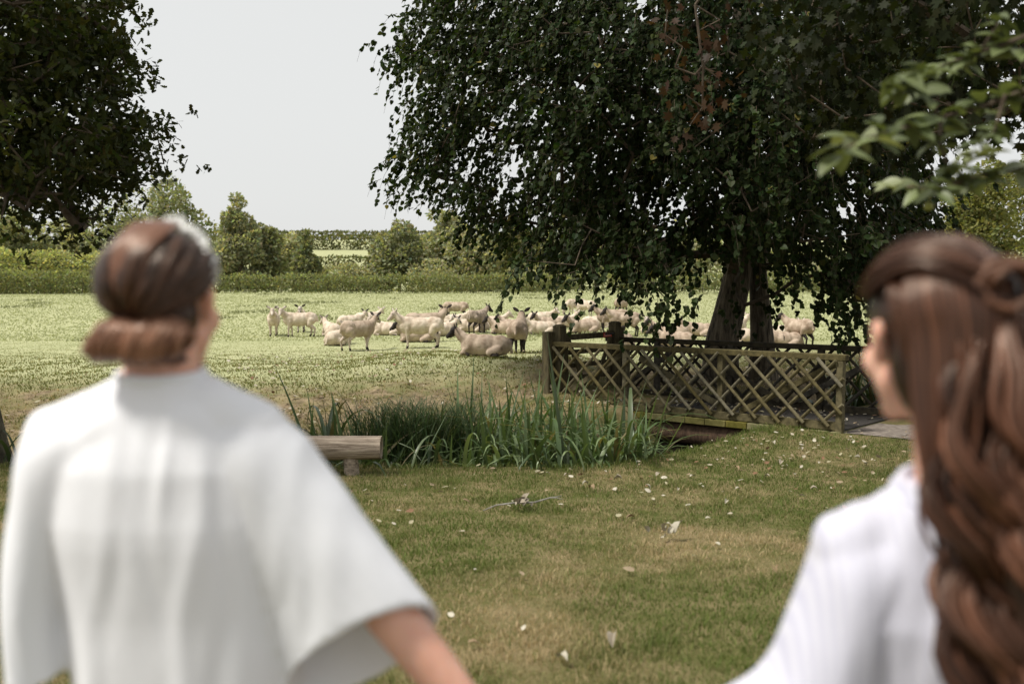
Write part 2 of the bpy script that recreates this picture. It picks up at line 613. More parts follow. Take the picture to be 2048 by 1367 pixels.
def mat_ground():
    m, t, out = mat_new('ground_soil_and_turf')
    a = N(t, 'ShaderNodeAttribute', attribute_name='Col')     # r: bare earth, g: meadow
    sp = N(t, 'ShaderNodeSeparateColor')
    t.links.new(a.outputs['Color'], sp.inputs[0])
    lawn, f1 = noise_mix(t, (0.085, 0.092, 0.028), (0.24, 0.185, 0.105), 2.2, 0.35, 0.7, detail=8)
    earth, f2 = noise_mix(t, (0.075, 0.056, 0.034), (0.30, 0.235, 0.15), 5.5, 0.35, 0.66, detail=9, rough=0.7)
    mead, f3 = noise_mix(t, (0.295, 0.31, 0.165), (0.385, 0.39, 0.225), 0.55, 0.3, 0.7, detail=10, rough=0.7)
    m1 = N(t, 'ShaderNodeMix'); m1.data_type = 'RGBA'
    t.links.new(sp.outputs[1], m1.inputs['Factor'])
    t.links.new(lawn, m1.inputs['A']); t.links.new(mead, m1.inputs['B'])
    nz = N(t, 'ShaderNodeTexNoise')
    tc = N(t, 'ShaderNodeTexCoord')
    t.links.new(tc.outputs['Object'], nz.inputs['Vector'])
    nz.inputs['Scale'].default_value = 3.0
    nz.inputs['Detail'].default_value = 8
    ad = N(t, 'ShaderNodeMath', operation='ADD'); ad.inputs[1].default_value = -0.5
    t.links.new(nz.outputs['Fac'], ad.inputs[0])
    ml = N(t, 'ShaderNodeMath', operation='MULTIPLY_ADD'); ml.inputs[1].default_value = 1.6
    t.links.new(ad.outputs[0], ml.inputs[0]); t.links.new(sp.outputs[0], ml.inputs[2])
    cl = N(t, 'ShaderNodeMapRange'); cl.inputs['From Min'].default_value = 0.3; cl.inputs['From Max'].default_value = 0.7
    t.links.new(ml.outputs[0], cl.inputs['Value'])
    m2 = N(t, 'ShaderNodeMix'); m2.data_type = 'RGBA'
    t.links.new(cl.outputs[0], m2.inputs['Factor'])
    t.links.new(m1.outputs['Result'], m2.inputs['A']); t.links.new(earth, m2.inputs['B'])
    p = N(t, 'ShaderNodeBsdfPrincipled')
    p.inputs['Roughness'].default_value = 1.0
    p.inputs['Specular IOR Level'].default_value = 0.05
    t.links.new(m2.outputs['Result'], p.inputs['Base Color'])
    t.links.new(bump(t, f2, 0.9, 0.05), p.inputs['Normal'])
    t.links.new(p.outputs[0], out.inputs['Surface'])
    return m


def earth_mask(x, y):
    s1, s2 = chan(x, y)
    bank = ss(4.3, 2.2, -s2) * (s2 < 0) * (1 - ss(30, 40, y))
    bank = np.maximum(bank, (s1 > -0.03) & (s2 > 0))
    tree = np.exp(-(((x - 4.4) / 3.4) ** 2 + ((y - 19.4) / 2.2) ** 2) * 1.2)
    gate = np.exp(-(((x - 0.9) / 1.3) ** 2 + ((y - 18.3) / 1.4) ** 2) * 1.0) * 0.8
    return np.clip(np.maximum(np.maximum(bank * (0.55 - 0.25 * ss(0, 1.5, x)), tree * 1.1), gate * 0.7), 0, 1.1)


def build_ground():
    ys = np.concatenate([np.arange(-8, 9.5, 0.3), np.arange(9.5, 19, 0.12), np.arange(19, 40, 0.3),
                         np.geomspace(40, 900, 70)])
    xs = np.linspace(-1, 1, 300)
    xs = np.sign(xs) * np.abs(xs) ** 1.25
    hw = np.maximum(17.0, 0.8 * ys + 9)
    X = xs[None, :] * hw[:, None]
    Y = np.repeat(ys[:, None], len(xs), 1)
    Z = H(X, Y)
    V = np.stack([X, Y, Z], -1).reshape(-1, 3)
    ny, nx = X.shape
    i = np.arange(ny - 1)[:, None] * nx + np.arange(nx - 1)[None, :]
    Q = np.stack([i, i + 1, i + nx + 1, i + nx], -1).reshape(-1, 4)
    e = earth_mask(X, Y).ravel()
    s1, s2 = chan(X, Y)
    md = (ss(1.5, 5.5, -s2) * (Y > 14)).ravel()
    col = np.stack([e, md, 0 * e], -1)
    o = obj('ground', V, Q, mat_ground(), col=col, smooth=True)
    tag(o, kind='structure')


build_ground()


def build_water():
    m, t, out = mat_new('stream_water')
    p = N(t, 'ShaderNodeBsdfPrincipled')
    p.inputs['Base Color'].default_value = (0.012, 0.012, 0.008, 1)
    p.inputs['Roughness'].default_value = 0.06
    p.inputs['Specular IOR Level'].default_value = 0.5
    tc = N(t, 'ShaderNodeTexCoord')
    nz = N(t, 'ShaderNodeTexNoise'); nz.inputs['Scale'].default_value = 6
    t.links.new(tc.outputs['Object'], nz.inputs['Vector'])
    t.links.new(bump(t, nz.outputs['Fac'], 0.25, 0.02), p.inputs['Normal'])
    t.links.new(p.outputs[0], out.inputs['Surface'])
    xs = np.concatenate([np.linspace(-40, -12, 8), np.linspace(-11, 12, 60), np.linspace(13, 38, 10)])
    yn, yf = np.interp(xs, NX, NY), np.interp(xs, FX, FY)
    V = np.concatenate([np.stack([xs, yn - 0.1, 0 * xs + WATER_Z], -1), np.stack([xs, yf + 0.1, 0 * xs + WATER_Z], -1)])
    n = len(xs)
    i = np.arange(n - 1)
    tag(obj('water', V, np.stack([i, i + 1, i + n + 1, i + n], -1), m), kind='structure')


build_water()

# ------------------------------------------------------------------ footbridge frame (near parapet A -> B, far parapet shifted by OFF)
BA = np.array((4.28, 12.8, -0.40))           # near-right end, deck level
BB = np.array((0.58, 16.3, -0.47))           # far-left end
BD = BB - BA
BL = float(np.linalg.norm(BD))
BD = BD / BL
BN = unit(np.array((-BD[1], BD[0], 0)))      # across the bridge
if BN[1] < 0: BN = -BN
BW = 1.70
UP = np.array((0, 0, 1.0))


def on_path(x, y):
    """Distance-based mask of the path that leads off the near end of the bridge."""
    d = np.stack([x - BA[0], y - BA[1]], -1)
    t = -(d @ BD[:2])
    n = d @ BN[:2]
    n = n - 0.00 * t
    return (t > -0.1) & (n > 0.02) & (n < BW - 0.05)


def build_path():
    t = np.linspace(-0.05, 9, 60)
    w = np.linspace(0.0, 1.0, 12)
    P = []
    for tt in t:
        c = BA - BD * tt
        for ww in w:
            edge = 0.05 * math.sin(tt * 3.1 + ww) * (ww in (w[0], w[-1]))
            q = c + BN * (ww * BW + edge) + np.array((0.5, -0.1, 0)) * 0.06 * tt * tt * 0.2
            z = max(Hs(q[0], q[1]) + 0.018, -0.44 if tt < 1 else -9)
            if tt < 1.2:
                z = (BA[2] - 0.02) * (1 - tt / 1.2) + z * (tt / 1.2)
            P.append((q[0], q[1], z))
    n, k = len(t), len(w)
    i = np.arange(n - 1)[:, None] * k + np.arange(k - 1)[None]
    Q = np.stack([i, i + k, i + k + 1, i + 1], -1).reshape(-1, 4)
    tag(obj('path', np.array(P), Q, M['tarmac'], smooth=True), kind='structure')


build_path()

# ------------------------------------------------------------------ leaves and trees
def tmpl(outline, mid, zf=0.10):
    """Half-outline (x,y) list from base to tip -> folded leaf: verts, tris."""
    L = [(-x, y, zf * x) for x, y in outline]
    Rr = [(x, y, zf * x) for x, y in outline]
    m = len(outline)
    V = [(0, 0, 0)] + L + Rr + [(0, 1, 0)] + [(0, yy, 0) for yy in mid]
    tip = 1 + 2 * m
    spine = [0] + [tip + 1 + i for i in range(len(mid))] + [tip]
    sy = [0.0] + list(mid) + [1.0]
    T = []
    for side in (0, 1):
        idx = [1 + side * m + i for i in range(m)]
        yv = [o[1] for o in outline]
        i, j = 0, 0
        T.append((spine[0], idx[0], spine[1]) if side == 0 else (spine[0], spine[1], idx[0]))
        j = 1
        while i < m - 1 or j < len(spine) - 1:
            adv_i = i < m - 1 and (j >= len(spine) - 1 or yv[i + 1] <= sy[j + 1])
            if adv_i:
                tr = (idx[i], idx[i + 1], spine[j]); i += 1
            else:
                tr = (idx[i], spine[j + 1], spine[j]); j += 1
            T.append(tr if side == 0 else tr[::-1])
    return np.array(V, float), np.array(T)


LIME = tmpl([(0.34, -0.04), (0.50, 0.22), (0.40, 0.58), (0.14, 0.88)], [0.5], 0.16)
OAK = tmpl([(0.16, 0.22), (0.10, 0.32), (0.27, 0.48), (0.15, 0.58), (0.28, 0.76), (0.14, 0.92)], [0.4, 0.7], 0.12)
MAPLE = tmpl([(0.28, -0.05), (0.18, 0.10), (0.58, 0.32), (0.26, 0.42), (0.40, 0.78), (0.10, 0.68)], [0.35], 0.08)
ELM = tmpl([(0.22, 0.15), (0.32, 0.45), (0.18, 0.8)], [0.5], 0.15)


def leaves_vf(t, P, D, Nn, size):
    """Place leaf template at P, tip direction D, normal Nn."""
    D = unit(D)
    A = unit(np.cross(D, Nn))
    Nn = np.cross(A, D)
    tv, tt = t
    V = (P[:, None] + size[:, None, None] * (tv[None, :, 0:1] * A[:, None] + tv[None, :, 1:2] * D[:, None] + tv[None, :, 2:3] * Nn[:, None]))
    T = tt[None] + (np.arange(len(P)) * len(tv))[:, None, None]
    return V.reshape(-1, 3), T.reshape(-1, 3), len(tv)


def leaf_cols(n, base, var=0.25, hue=0.12, r=None):
    r = r or rng
    c = np.array(base)[None] * np.exp(r.normal(0, var, (n, 1)))
    c[:, 0] *= np.exp(r.normal(0, hue, n))
    return c


class Skel:
    """Branch skeleton that grows towards leaf clusters, thickness by what it carries."""
    def __init__(s):
        s.P, s.par, s.r = [], [], []

    def limb(s, pts, r0, r1, start=-1):
        i0 = start
        n = len(pts)
        for k, p in enumerate(pts):
            s.P.append(np.array(p, float)); s.par.append(i0); s.r.append(r0 + (r1 - r0) * k / max(1, n - 1))
            i0 = len(s.P) - 1
        return i0

    def grow(s, C, rg, step=0.5, rtip=0.008, expo=0.45, sag=0.1, jit=0.06):
        s.fixed = len(s.P)
        load = {}
        order = np.argsort(np.linalg.norm(C - s.P[0], axis=1))
        tips = []
        for ci in order:
            c = C[ci]
            A = np.array(s.P)
            d = np.linalg.norm(A - c, axis=1) + 0.25 * np.maximum(0, A[:, 2] - c[2])
            j = int(np.argmin(d))
            L = np.linalg.norm(A[j] - c)
            k = max(1, int(L / step))
            prev = j
            for q in range(1, k + 1):
                t = q / k
                p = A[j] * (1 - t) + c * t + rg.normal(0, jit, 3) * (t < 1) + np.array((0, 0, sag * L * math.sin(math.pi * t) * 0.5))
                s.P.append(p); s.par.append(prev); s.r.append(0)
                prev = len(s.P) - 1
            tips.append(prev)
        cnt = np.zeros(len(s.P))
        for tpp in tips: cnt[tpp] += 1
        for i in range(len(s.P) - 1, -1, -1):
            if s.par[i] >= 0: cnt[s.par[i]] += cnt[i]
        for i in range(s.fixed, len(s.P)):
            s.r[i] = rtip * max(1, cnt[i]) ** expo
        s.tips = tips

    def build(s, mb, lo, hi=None, k=5):
        P = np.array(s.P)
        for i in range(lo, hi or len(s.P)):
            j = s.par[i]
            if j < 0: continue
            r0 = min(s.r[j], s.r[i] * 1.5) if j < s.fixed and i >= s.fixed else s.r[j]
            V, Q, T = tube_vf(np.array([P[j], P[i]]), [r0, s.r[i]], k, cap=False)
            mb.add(V, Q)


def trunk_mb(mb, pts, rads, k=20, flare=1.35, seed=1, rough=0.05):
    """Bark trunk with buttressed base and an uneven surface."""
    pts = np.array(pts, float)
    rads = np.array(rads, float)
    n = 40
    L = np.concatenate(([0], np.cumsum(np.linalg.norm(np.diff(pts, axis=0), axis=1))))
    u = np.linspace(0, 1, n) ** 1.6 * L[-1]
    P = np.stack([np.interp(u, L, pts[:, i]) for i in range(3)], -1)
    r = np.interp(u, L, rads) * (1 + (flare - 1) * np.exp(-u / 0.35))
    V, Q, T = tube_vf(P, r, k)
    nz1, nz2 = Noise(seed, 0.9), Noise(seed + 50, 3.5)
    c = np.concatenate([np.repeat(P, k, 0), P[:1], P[-1:]])
    rad = V - c
    f = rough * 1.6 * nz1(V * np.array((1, 1, 0.3))) + rough * 0.7 * nz2(V * np.array((1, 1, 0.3)))
    but = 0.16 * np.sin(5 * np.arctan2(rad[:, 1], rad[:, 0]) + seed) * np.exp(-np.maximum(0, V[:, 2] - P[0, 2]) / 0.5)
    V = c + rad * (1 + f + but)[:, None]
    mb.add(V, Q, T)


def hang_twigs(C, n_per, rg, spread, length, nleaf, down=0.7, out_c=None):
    """Twigs that start around cluster points and droop; gives twig polylines and leaf anchors."""
    m = len(C) * n_per
    base = np.repeat(C, n_per, 0) + rg.normal(0, spread, (m, 3))
    out = base - np.array(out_c) if out_c is not None else rg.normal(size=(m, 3))
    out[:, 2] *= 0.2
    d0 = unit(unit(out) * 0.8 + rg.normal(0, 0.6, (m, 3)) + np.array((0, 0, 0.1)))
    L = length * rg.uniform(0.5, 1.3, m)
    ts = np.linspace(0, 1, 4)
    pl = base[:, None] + L[:, None, None] * (ts[None, :, None] * d0[:, None] * (1 - 0.45 * ts[None, :, None] * down) + np.array((0, 0, -1.0)) * (down * ts[None, :, None] ** 1.7))
    t = rg.uniform(0.08, 1.0, (m, nleaf))
    x = t * 3
    i = np.minimum(x.astype(int), 2)
    f = (x - i)[..., None]
    rows = np.arange(m)[:, None]
    P = pl[rows, i] * (1 - f) + pl[rows, i + 1] * f
    return pl, P.reshape(-1, 3), np.repeat(out, nleaf, 0)


def twig_mesh(mb, pl, r=0.004):
    m, k, _ = pl.shape
    T = unit(np.gradient(pl, axis=1))
    a = unit(np.cross(T, np.array((0.31, 0.77, 0.55))))
    b = np.cross(T, a)
    th = np.array((0, 2.094, 4.189))
    rr = r * np.linspace(1.2, 0.5, k)
    V = pl[:, :, None] + rr[None, :, None, None] * (np.cos(th)[None, None, :, None] * a[:, :, None] + np.sin(th)[None, None, :, None] * b[:, :, None])
    i = (np.arange(m) * k * 3)[:, None, None] + np.arange(k - 1)[None, :, None] * 3
    j = np.arange(3)[None, None, :]
    j2 = (j + 1) % 3
    Q = np.stack([i + j, i + j2, i + 3 + j2, i + 3 + j], -1).reshape(-1, 4)
    mb.add(V.reshape(-1, 3), Q)


def cluster_leaves(C, n_per, rg, spread, updown=0.0):
    m = len(C) * n_per
    off = rg.normal(0, 1, (m, 3)) * np.asarray(spread)
    P = np.repeat(C, n_per, 0) + off
    D = unit(off * 1.2 + rg.normal(0, 0.25, (m, 3)) + np.array((0, 0, updown)))
    return P, D


def reject(n, lo, hi, test, rg):
    out = []
    tot = 0
    while tot < n:
        p = rg.uniform(lo, hi, (n * 4, 3))
        p = p[test(p)]
        out.append(p); tot += len(p)
    return np.concatenate(out)[:n]


def spaced(n, lo, hi, test, rg, dmin):
    """Rejection sampling with a minimum spacing."""
    out = np.zeros((0, 3))
    tries = 0
    while len(out) < n and tries < 60:
        tries += 1
        for p in reject(n, lo, hi, test, rg):
            if len(out) == 0 or np.min(np.sum((out - p) ** 2, 1)) > dmin * dmin:
                out = np.concatenate([out, p[None]])
                if len(out) >= n: break
    return out


def build_lime():
    rg = np.random.default_rng(21)
    ax = np.array((4.1, 18.9))
    g = Hs(4.0, 19.0)
    t = thing('lime_tree', 'big twin stemmed lime tree with drooping dark leaves behind the footbridge', 'tree', (4.1, 19.0, g))
    xs = [-2.4, -1.6, 0.4, 1.2, 2.0, 2.8, 3.4, 4.4, 5.2, 6.2, 8, 10]
    zs = [3.6, 3.0, 2.25, 1.95, 1.75, 2.0, 2.4, 1.95, 1.40, 1.7, 2.2, 2.6]

    def test(p):
        X, Y, Z = p.T
        u = np.where(X < ax[0], (X - ax[0]) / 6.15, (X - ax[0]) / 3.3)
        v = (Y - ax[1]) / 5.6
        prof = np.interp(Z, [0, 2.5, 5.5, 8, 11, 13.5], [0.98, 0.97, 1.0, 0.92, 0.7, 0.2])
        rad = np.sqrt(u * u + v * v) / prof
        keep = (rad < 1) & (rad > 0.25 + 0.0 * Z) & (Z > np.interp(X, xs, zs))
        # the skirt lifts towards the trunk so that the stems stay in view
        keep &= Z > 1.5 + 1.3 * (1 - np.clip(np.hypot((X - 4.2) / 2.2, (Y - 18.9) / 3.2), 0, 1)) - 0.9 * (np.hypot((X - 4.2) / 2.2, (Y - 18.9) / 3.2) > 0.75)
        # gaps where the sky shows through
        hole = n_hole(p * np.array((1, 1, 1.2))) > 0.42
        return keep & ~hole
    n_hole = Noise(77, 0.42)
    C1 = spaced(620, (-2.4, 13.0, 1.2), (9.0, 18.9, 6.6), test, rg, 0.36)
    C2 = spaced(150, (-2.4, 18.9, 1.2), (9.0, 24.5, 7.0), test, rg, 0.6)
    C3 = spaced(260, (-2.4, 13.0, 6.6), (9.0, 24.5, 13.5), test, rg, 0.6)
    low = np.array([at(px, py, d) for px, py, d in ((1490, 610, 17.2), (1320, 585, 14.2), (1345, 610, 14.5), (1300, 560, 14.0), 
                    (1672, 600, 14.5), (1695, 600, 14.8), (1715, 560, 14.9), (1050, 520, 13.8), (1150, 530, 13.8))])
    C1 = np.concatenate([C1, low])
    C = np.concatenate([C1, C2, C3])
    sk = Skel()
    mb = MB()
    # two stems
    s1 = [(3.98, 19.05, g - 0.15), (4.02, 19.0, g + 0.8), (4.28, 18.95, 1.6), (4.42, 18.9, 3.2), (4.3, 18.8, 5.5), (4.15, 18.8, 9.0), (4.1, 18.9, 12.5)]
    r1 = [0.35, 0.305, 0.25, 0.225, 0.19, 0.12, 0.04]
    s2 = [(4.86, 19.25, g - 0.15), (4.83, 19.2, g + 0.8), (4.72, 19.2, 1.8), (4.95, 19.3, 3.6), (5.6, 19.5, 6.0), (6.2, 19.6, 9.5)]
    r2 = [0.27, 0.225, 0.17, 0.15, 0.12, 0.05]
    trunk_mb(mb, s1, r1, seed=3, flare=1.12)
    mb.obj('trunk', M['bark'], t, smooth=True)
    mb = MB()
    trunk_mb(mb, s2, r2, seed=9, flare=1.15)
    mb.obj('trunk', M['bark'], t, smooth=True)
    a = sk.limb(s1, 0.36, 0.04)
    b = sk.limb(s2, 0.3, 0.05)
    # a few long limbs sweeping out and down
    for (i, tip, r) in [(3, (1.6, 16.2, 4.6), .11), (3, (-0.6, 16.6, 5.2), .1), (4, (2.4, 14.6, 5.0), .1), (2, (3.0, 15.2, 3.6), .08),
                        (3, (5.4, 15.2, 4.2), .09), (10, (7.6, 17.4, 4.8), .1), (4, (0.2, 20.5, 6.4), .1), (10, (6.0, 15.0, 5.6), .09)]:
        p0 = np.array(sk.P[i]); p1 = np.array(tip)
        pts = [p0 * (1 - q) + p1 * q + np.array((0, 0, 0.5 * math.sin(q * 3.0))) for q in np.linspace(0.12, 1, 7)]
        sk.limb(pts, r, 0.03, start=i)
    sk.grow(C, rg, step=0.45, rtip=0.006, expo=0.42)
    mb = MB()
    sk.build(mb, len(s1) + len(s2))
    Pl, LP, LO = [], [], []
    for CC, n_per, nl in ((C1, 13, 10), (C2, 8, 9), (C3, 10, 9)):
        pl, P, O = hang_twigs(CC, n_per, rg, 0.24, 0.5, nl, down=0.8, out_c=(ax[0], ax[1], 5))
        Pl.append(pl); LP.append(P); LO.append(O)
    twig_mesh(mb, np.concatenate(Pl), 0.0035)
    # long bare hanging shoots seen against the dark inside
    for q in range(26):
        x, y = rg.uniform(3.5, 6.2), rg.uniform(13.6, 15.2)
        z = rg.uniform(3.0, 5.0)
        L = rg.uniform(0.8, 1.8)
        pts = [(x + 0.06 * math.sin(k * 1.3 + q) + 0.04 * k * rg.normal(), y, z - L * k / 7) for k in range(8)]
        tube(mb, pts, np.linspace(0.007, 0.003, 8), 4)
    mb.obj('branch', M['twig'], t)['kind'] = 'stuff'
    P = np.concatenate(LP); O = np.concatenate(LO)
    n = len(P)
    D = unit(np.array((0, 0, -0.75)) + 0.45 * unit(O) + rg.normal(0, 0.45, (n, 3)))
    Nn = unit(unit(O) * 0.6 + np.array((0, 0, 0.7)) + rg.normal(0, 0.45, (n, 3)))
    size = rg.uniform(0.055, 0.105, n)
    col = leaf_cols(n, (0.022, 0.034, 0.010), 0.28, 0.14, rg)
    yel = rg.random(n) < 0.005
    col[yel] = np.array((0.20, 0.17, 0.05))
    # the leaves that show largest (low, near edge of the skirt) are objects of their own
    near = np.argsort(P[:, 1] + 1.2 * np.maximum(0, P[:, 2] - 1.4))[:280]
    keep = np.ones(n, bool); keep[near] = False
    V, T, k = leaves_vf(LIME, P[keep], D[keep], Nn[keep], size[keep])
    o = obj('crown', V, T, M['leaf'], t, col=np.repeat(col[keep], k, 0))
    o['kind'] = 'stuff'
    tv, tt = LIME
    lm = mesh('lime_leaf', tv, tt, [M['leaf_one']], col=np.tile((0.026, 0.040, 0.012), (len(tv), 1)))
    place_leaves(lm, P[near], D[near], Nn[near], size[near], t)


def place_leaves(lm, P, D, Nn, size, parent):
    D = unit(D); A = unit(np.cross(D, Nn)); Nn = np.cross(A, D)
    base = np.array(parent.location)
    for p, d, a, nn, s in zip(P, D, A, Nn, size):
        o = link('leaf', lm, parent)
        Mx = Matrix(((a[0] * s, d[0] * s, nn[0] * s, p[0] - base[0]), (a[1] * s, d[1] * s, nn[1] * s, p[1] - base[1]),
                     (a[2] * s, d[2] * s, nn[2] * s, p[2] - base[2]), (0, 0, 0, 1)))
        o.matrix_local = Mx


build_lime()


def build_oak():
    rg = np.random.default_rng(31)
    tx, ty = -6.02, 10.75
    g = Hs(tx, ty)
    t = thing('oak_tree', 'dark oak tree at the left edge with lobed leaves overhanging the stream', 'tree', (tx, ty, g))
    zb = [1.7, 2.0, 2.3, 2.5, 2.75, 3.0, 3.4, 3.7, 4.1, 4.6, 6, 8, 9.5]
    xb = [-4.72, -4.72, -4.65, -4.35, -3.98, -3.85, -3.95, -4.3, -4.15, -4.4, -3.9, -4.6, -6]
    n_hole = Noise(41, 0.75)

    def test(p):
        X, Y, Z = p.T
        k = X < np.interp(Z, zb, xb) - 0.30 * np.maximum(0, Y - 11.0) - 0.1 * np.maximum(0, 10.6 - Y)
        k &= Z > np.interp(X, [-9, -6, -5.4, -5.1, -4.85, -4.65, -4.5, -4.2, -3.6], [2.5, 2.6, 2.4, 2.3, 2.05, 1.85, 2.2, 2.6, 2.85])
        k &= np.hypot(X + 6.0, (Y - 11) * 0.95) < np.interp(Z, [1, 5, 8, 9.5], [2.9, 3.2, 2.4, 0.8])
        return k & ~(n_hole(p) > 0.26)
    C1 = spaced(330, (-6.4, 9.3, 1.7), (-3.4, 12.9, 5.0), test, rg, 0.24)
    C2 = spaced(230, (-9.2, 8.2, 2.4), (-3.4, 14, 9.3), test, rg, 0.5)
    C = np.concatenate([C1, C2])
    sk = Skel()
    mb = MB()
    st = [(tx, ty, g - 0.2), (tx - 0.04, ty, g + 0.9), (tx - 0.15, ty, 2.0), (tx - 0.2, ty + 0.1, 4.2), (tx - 0.1, ty, 6.5), (tx, ty, 8.6)]
    trunk_mb(mb, st, [0.46, 0.38, 0.34, 0.28, 0.18, 0.05], seed=6, flare=1.25, rough=0.06)
    mb.obj('trunk', M['bark_oak'], t, smooth=True)
    sk.limb(st, 0.4, 0.05)
    for (i, tip, r) in [(2, (-4.3, 10.9, 3.2), .08), (2, (-5.0, 10.8, 2.5), .06), (3, (-4.5, 11.2, 4.3), .08), (3, (-7.8, 11, 4.8), .1), (2, (-7.4, 10, 3.2), .08), (4, (-5, 10.4, 7), .07)]:
        p0 = np.array(sk.P[i]); p1 = np.array(tip)
        pts = [p0 * (1 - q) + p1 * q + np.array((0.05 * math.sin(9 * q), 0, 0.25 * math.sin(q * 3.1) + 0.05 * math.cos(14 * q))) for q in np.linspace(0.15, 1, 8)]
        sk.limb(pts, r, 0.025, start=i)
    sk.grow(C, rg, step=0.3, rtip=0.006, expo=0.45, jit=0.05)
    mb = MB()
    sk.build(mb, len(st))
    mb.obj('branch', M['twig'], t)['kind'] = 'stuff'
    # leaves sit in whorls at the ends of short twigs
    sub = np.repeat(C, 7, 0) + rg.normal(0, 0.14, (len(C) * 7, 3))
    P, D = cluster_leaves(sub, 8, rg, (0.045, 0.045, 0.035), 0.05)
    n = len(P)
    Nn = unit(np.array((0, 0, 0.9)) + rg.normal(0, 0.6, (n, 3)))
    col = leaf_cols(n, (0.030, 0.036, 0.011), 0.28, 0.12, rg)
    V, T, k = leaves_vf(OAK, P, D, Nn, rg.uniform(0.07, 0.125, n))
    obj('crown', V, T, M['leaf'], t, col=np.repeat(col, k, 0))['kind'] = 'stuff'


build_oak()


def build_maple():
    rg = np.random.default_rng(51)
    tx, ty = 7.4, 10.4
    g = Hs(tx, ty)
    t = thing('maple_tree', 'nearly black maple branches with pointed leaves hanging in the upper right corner', 'tree', (tx, ty, g))
    n_hole = Noise(61, 0.7)

    def test(p):
        X, Y, Z = p.T
        k = Z > np.interp(X, [2.4, 2.9, 3.4, 3.9, 4.3, 4.8, 6, 9], [3.9, 3.5, 3.1, 2.85, 3.0, 3.15, 3.5, 3.6])
        k &= X > 2.5 + 0.1 * np.abs(Y - 9.5)
        k &= np.hypot((X - 7.0) / 4.6, (Y - 10.0) / 3.4) < np.interp(Z, [2, 5, 8], [1, 1, 0.3])
        return k & ~(n_hole(p) > 0.30)
    C1 = spaced(170, (2.4, 7.6, 2.5), (5.2, 12.0, 4.9), test, rg, 0.28)
    C2 = spaced(130, (3.0, 6.8, 3.0), (11.5, 13.4, 8.0), test, rg, 0.5)
    C3 = np.array([at(px, py, 9.6) for px, py in [(1330, 70), (1365, 95), (1400, 60), (1350, 135), (1390, 150), (1425, 110), (1372, 190), (1405, 215), (1440, 160), (1335, 20), (1440, 40), (1380, 250)]])
    sk = Skel()
    st = [(tx, ty, g - 0.2), (tx, ty, g + 1.5), (tx - 0.1, ty, 3.2), (tx, ty, 5.5), (tx, ty, 7.5)]
    mb = MB()
    trunk_mb(mb, st, [0.42, 0.34, 0.28, 0.18, 0.05], seed=12)
    mb.obj('trunk', M['bark'], t, smooth=True)
    sk.limb(st, 0.3, 0.05)
    b0 = at(1960, 90, 9.2); b1 = at(1775, -20, 9.0)
    sk.limb([np.array(st[2]) + (b0 - st[2]) * 0.5 + np.array((0, 0, -0.1)), b0, (b0 + b1) / 2 + np.array((0, 0, 0.03)), b1, b1 + np.array((-0.8, 0.1, 0.35)), at(1440, -60, 9.6), at(1390, 10, 9.6)], 0.075, 0.012, start=2)
    sk.limb([np.array(st[2]) + np.array((-1.2, -.3, 0.3)), (4.6, 9.4, 3.3), (3.8, 9.2, 3.15)], 0.06, 0.02, start=2)
    sk.grow(np.concatenate([C1, C2, C3]), rg, step=0.35, rtip=0.005, expo=0.42)
    mb = MB()
    sk.build(mb, len(st))
    mb.obj('branch', M['twig'], t)['kind'] = 'stuff'
    for nm, CC, n_per, base, spread in (('crown', np.concatenate([C1, C2]), 30, (0.016, 0.020, 0.007), (0.17, 0.17, 0.12)), ('crown', C3, 7, (0.040, 0.022, 0.012), (0.14, 0.12, 0.12))):
        P, D = cluster_leaves(CC, n_per, rg, spread, -0.35)
        D = unit(D + np.array((0, 0, -0.5)))
        n = len(P)
        Nn = unit(np.array((0, -0.1, 0.8)) + rg.normal(0, 0.5, (n, 3)))
        V, T, k = leaves_vf(MAPLE, P, D, Nn, rg.uniform(0.07, 0.13, n))
        o = obj(nm, V, T, M['leaf'], t, col=np.repeat(leaf_cols(n, base, 0.25, 0.1, rg), k, 0))
        o['kind'] = 'stuff'
        if base[0] > 0.03:
            o['label'] = 'reddish brown leaves on the long branch'


build_maple()


